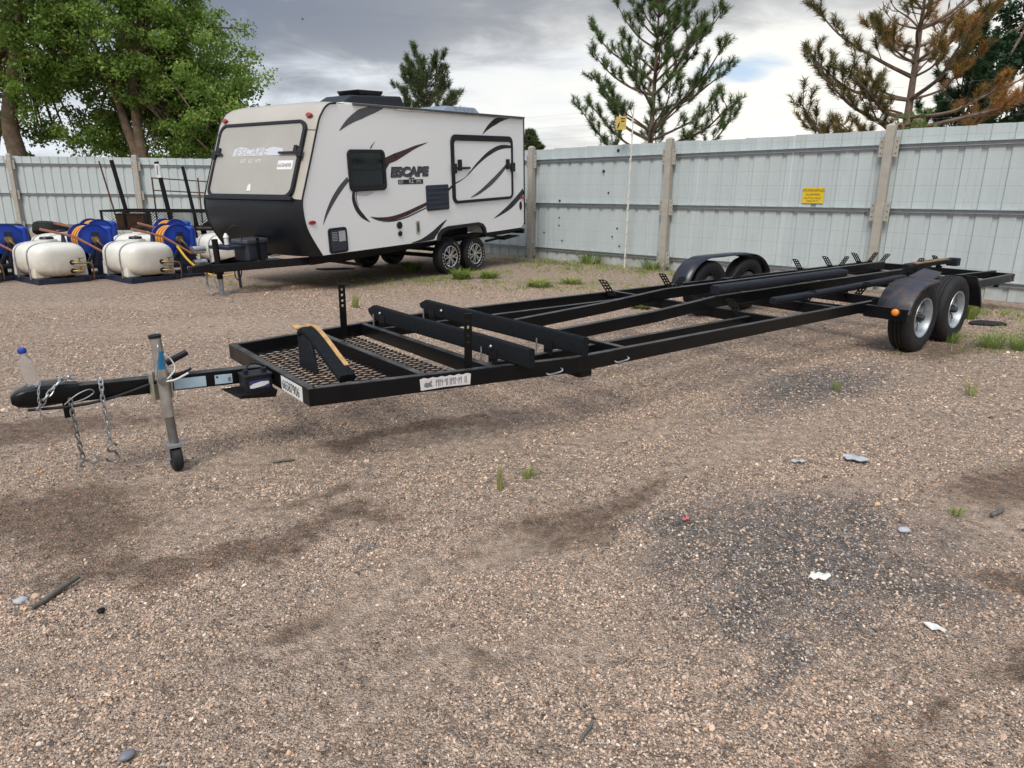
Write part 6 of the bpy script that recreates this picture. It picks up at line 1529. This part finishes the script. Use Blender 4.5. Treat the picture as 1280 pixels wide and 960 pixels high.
WEEDS = [((5.14, 7.18), 130, 0.20, 0.26, 0.25, 0.0, 'bushy green weed clump two steps right of the rear tyre'),
         ((5.40, 7.10), 130, 0.20, 0.26, 0.25, 0.0, 'bushy green weed clump at the right edge by the tyres'),
         ((4.86, 7.44), 110, 0.15, 0.20, 0.25, 0.0, 'low green weed clump touching the rear tyre'),
         ((6.05, 9.0), 90, 0.28, 0.24, 0.45, 0.15, 'taller yellow-green weed behind the flat black mat'),
         ((-0.06, 3.46), 26, 0.19, 0.05, 0.95, 0.40, 'thin bright green grass sprig alone in the centre gravel'),
         ((0.10, 3.63), 34, 0.075, 0.09, 0.5, 0.1, 'tiny green weed right of the thin grass sprig'),
         ((2.70, 5.48), 26, 0.13, 0.09, 0.6, 0.15, 'sparse weed in the gravel below the near trailer rail'),
         ((3.76, 5.38), 26, 0.17, 0.10, 0.6, 0.25, 'sparse yellowish weed in front of the front tyre'),
         ((2.28, 3.20), 24, 0.06, 0.08, 0.4, 0.1, 'tiny weed beside the short dark stick'),
         ((4.10, 7.12), 40, 0.16, 0.10, 0.6, 0.0, 'slender weed growing against the front tyre'),
         ((-0.95, 12.62), 190, 0.22, 0.36, 0.35, 0.1, 'bright green grass clump in front of the travel trailer wheels'),
         ((-0.45, 12.75), 140, 0.18, 0.34, 0.35, 0.1, 'lower grass clump just right of the travel trailer wheels'),
         ((-2.05, 13.9), 150, 0.24, 0.50, 0.3, 0.0, 'wide grass clump in shade under the travel trailer'),
         ((0.45, 11.75), 150, 0.16, 0.42, 0.3, 0.3, 'wide pale weed patch left of centre behind the trailer bunks'),
         ((1.05, 12.2), 110, 0.13, 0.36, 0.3, 0.3, 'pale weed patch right of centre behind the trailer rails'),
         ((1.80, 9.55), 150, 0.13, 0.26, 0.35, 0.25, 'pale green weed seen between the trailer keel beams'),
         ((1.75, 15.65), 90, 0.34, 0.62, 0.3, 0.1, 'leafy weed at the fence foot left of the white pole'),
         ((2.95, 14.55), 80, 0.30, 0.58, 0.3, 0.1, 'leafy weed at the fence foot between pole and post'),
         ((-2.16, 9.35), 26, 0.25, 0.10, 0.8, 0.35, 'pale thin weed right of the perforated upright')]
for i, (xy, n, h, r, up, ye, lb) in enumerate(WEEDS):
    o = link('weed', weed_mesh(int(n * 1.7), h, r, 40 + i, up, 0.0022 if xy[1] < 9 else 0.007, ye)); o.location = (xy[0], xy[1], 0); tag(o, lb, 'weed', 'weeds in the yard')
rn = np.random.default_rng(90); V = []; tt = []
def sprinkle(cx, cy, rx, ry, rot, n, h):
    for k in range(n):
        a, b_ = rn.normal(0, 0.5), rn.normal(0, 0.5); c, s = math.cos(rot), math.sin(rot)
        x = cx + a * rx * c - b_ * ry * s; y = cy + a * rx * s + b_ * ry * c
        for j in range(9):
            an = rn.uniform(0, 6.28); d = np.array([math.cos(an), math.sin(an), 0]); sd = np.array([-d[1], d[0], 0]) * 0.0045; p = np.array([x + rn.normal(0, 0.03), y + rn.normal(0, 0.03), -0.004]); hh = h * rn.uniform(0.4, 1.2)
            V.append((p - sd, p + sd, p + d * hh * 0.8 + np.array([0, 0, hh]))); tt.append(np.clip(rn.normal(0.6, 0.25), 0, 1))
sprinkle(2.0, 14.6, 3.6, 1.2, -0.73, 420, 0.09); sprinkle(0.6, 11.9, 2.6, 0.9, 0.0, 260, 0.06); sprinkle(-1.2, 12.7, 2.2, 0.5, 0.9, 160, 0.07); sprinkle(5.6, 7.6, 1.2, 0.6, 0.4, 160, 0.05); sprinkle(6.5, 9.6, 1.8, 0.6, -0.7, 160, 0.08); sprinkle(-3.5, 12.0, 2.5, 0.8, 0.4, 60, 0.05)
gw = link('ground_weeds', tris_mesh('ground_weeds', np.array(V), np.array(tt), 'grass_blade')); tag(gw, 'short sparse weeds scattered along the fence foot and gravel', None, None, 'stuff')

# ------------------------------------------------------------------ litter and small things
def flake(name, label, xy, rx, ry, mat, seed, cat, rot=0.0, thick=0.003, curl=0.012):
    r_ = random.Random(seed); n = 14; b = MB()
    ring_ = [(rx * r_.uniform(0.6, 1.1) * math.cos(2 * PI * k / n), ry * r_.uniform(0.6, 1.1) * math.sin(2 * PI * k / n), curl * r_.uniform(-0.2, 1)) for k in range(n)]
    vs = [(0, 0, 0.004)] + ring_ + [(0, 0, 0.004 - thick)] + [(x, y, z - thick) for x, y, z in ring_]
    fs = []
    for k in range(n):
        j = (k + 1) % n; fs += [(0, 1 + k, 1 + j), (n + 1, n + 2 + j, n + 2 + k), (1 + k, n + 2 + k, n + 2 + j, 1 + j)]
    b.add(vs, fs); o = obj(name, b, mat); o.location = (xy[0], xy[1], 0.012); o.rotation_euler = (0, 0, rot); return tag(o, label, cat)
flake('paint_flake', 'crumpled white scrap in the dark gravel stain', (1.32, 2.58), 0.055, 0.028, 'litter_white', 1, 'litter', 0.2, 0.003, 0.022)
flake('paint_flake', 'flat pale grey scrap on the gravel beyond the dark stain', (2.12, 3.94), 0.085, 0.05, 'litter_grey', 2, 'litter', -0.3)
flake('paint_flake', 'small pale scrap at the lower right of the dark stain', (1.60, 2.23), 0.05, 0.022, 'litter_white', 3, 'litter', -0.5)
flake('paint_flake', 'small grey scrap left of the flat pale grey scrap', (1.75, 3.88), 0.055, 0.02, 'litter_grey', 4, 'litter', 0.1)
flake('red_scrap', 'tiny red scrap at the left of the dark stain', (0.87, 3.10), 0.018, 0.012, 'litter_red', 5, 'litter')
flake('black_mat', 'flat black rubber mat piece behind the rear tyre', (6.05, 8.62), 0.26, 0.20, 'rubber', 6, 'mat', 0.3, 0.02, 0.012)
def stick(label, a, b_, r, seed):
    r_ = random.Random(seed); a = Vector((*a, 0.012)); b_ = Vector((*b_, 0.014)); pts = []; rad = []
    for k in range(7):
        f = k / 6; pts.append(a.lerp(b_, f) + Vector((r_.uniform(-1, 1), r_.uniform(-1, 1), 0.2)) * r * 0.5); rad.append(r * (0.5 + 0.6 * math.sin(PI * (0.15 + 0.7 * f))))
    tag(obj('stick', MB().tube(pts, rad, 7), 'stick_grey', None, 60), label, 'stick')
stick('straight dark grey stick at the lower left', (-1.84, 2.30), (-1.80, 2.52), 0.011, 1)
stick('short dark stick on the gravel at the right', (2.44, 3.17), (2.55, 3.24), 0.012, 2)
stick('thin dark twig on the gravel right of the jack wheel', (-1.42, 3.78), (-1.30, 3.82), 0.008, 3)
stick('pale brown twig near the bottom centre', (0.21, 1.66), (0.26, 1.74), 0.005, 4)
def stone(label, xy, r, col, seed):
    bm = bmesh.new(); bmesh.ops.create_icosphere(bm, subdivisions=2, radius=1)
    for v in bm.verts: v.co = v.co * (1 + 0.35 * noise.noise(v.co * 1.3 + Vector((seed * 3.1, 0, 0))))
    m = bpy.data.meshes.new('stone'); bm.to_mesh(m); bm.free(); m.polygons.foreach_set('use_smooth', [True] * len(m.polygons))
    o = link('stone', m, col); o.scale = (r * 1.2, r * 0.9, r * 0.55); o.location = (xy[0], xy[1], r * 0.25); o.rotation_euler = (0, 0, seed); tag(o, label, 'stone')
stone('round grey stone left of the straight dark stick', (-1.93, 2.36), 0.022, 'litter_grey', 1)
stone('small black stone right of the straight dark stick', (-1.58, 2.30), 0.016, 'black_dull', 2)
stone('grey stone above the dark stain near the right', (1.92, 3.02), 0.026, 'litter_grey', 3)
stone('dark stone at the lower left corner', (-1.10, 1.60), 0.020, 'ink_grey', 4)
# bird
bd_ = MB()
bd_.tube([(-0.09, 0, 0), (-0.04, 0, 0.004), (0.03, 0, 0.006), (0.08, 0, 0.01), (0.105, 0, 0.01)], [0.006, 0.022, 0.030, 0.020, 0.004], 8)
for sg in (1, -1):
    bd_.hexa([(0.045, sg * 0.02, 0.0), (-0.03, sg * 0.02, 0.0), (-0.05, sg * 0.17, 0.05), (0.02, sg * 0.17, 0.05), (0.045, sg * 0.02, 0.008), (-0.03, sg * 0.02, 0.008), (-0.05, sg * 0.17, 0.055), (0.02, sg * 0.17, 0.055)])
    bd_.hexa([(0.02, sg * 0.17, 0.05), (-0.05, sg * 0.17, 0.05), (-0.09, sg * 0.33, 0.0), (-0.07, sg * 0.33, 0.0), (0.02, sg * 0.17, 0.055), (-0.05, sg * 0.17, 0.055), (-0.09, sg * 0.33, 0.004), (-0.07, sg * 0.33, 0.004)])
bird = obj('bird', bd_, 'bird_dark', None, 50); bird.location = (-15.2, 54.0, 1.58 + 11.6); bird.rotation_euler = (0.5, 0.2, 0.4); tag(bird, 'small dark bird flying in the grey sky', 'bird')
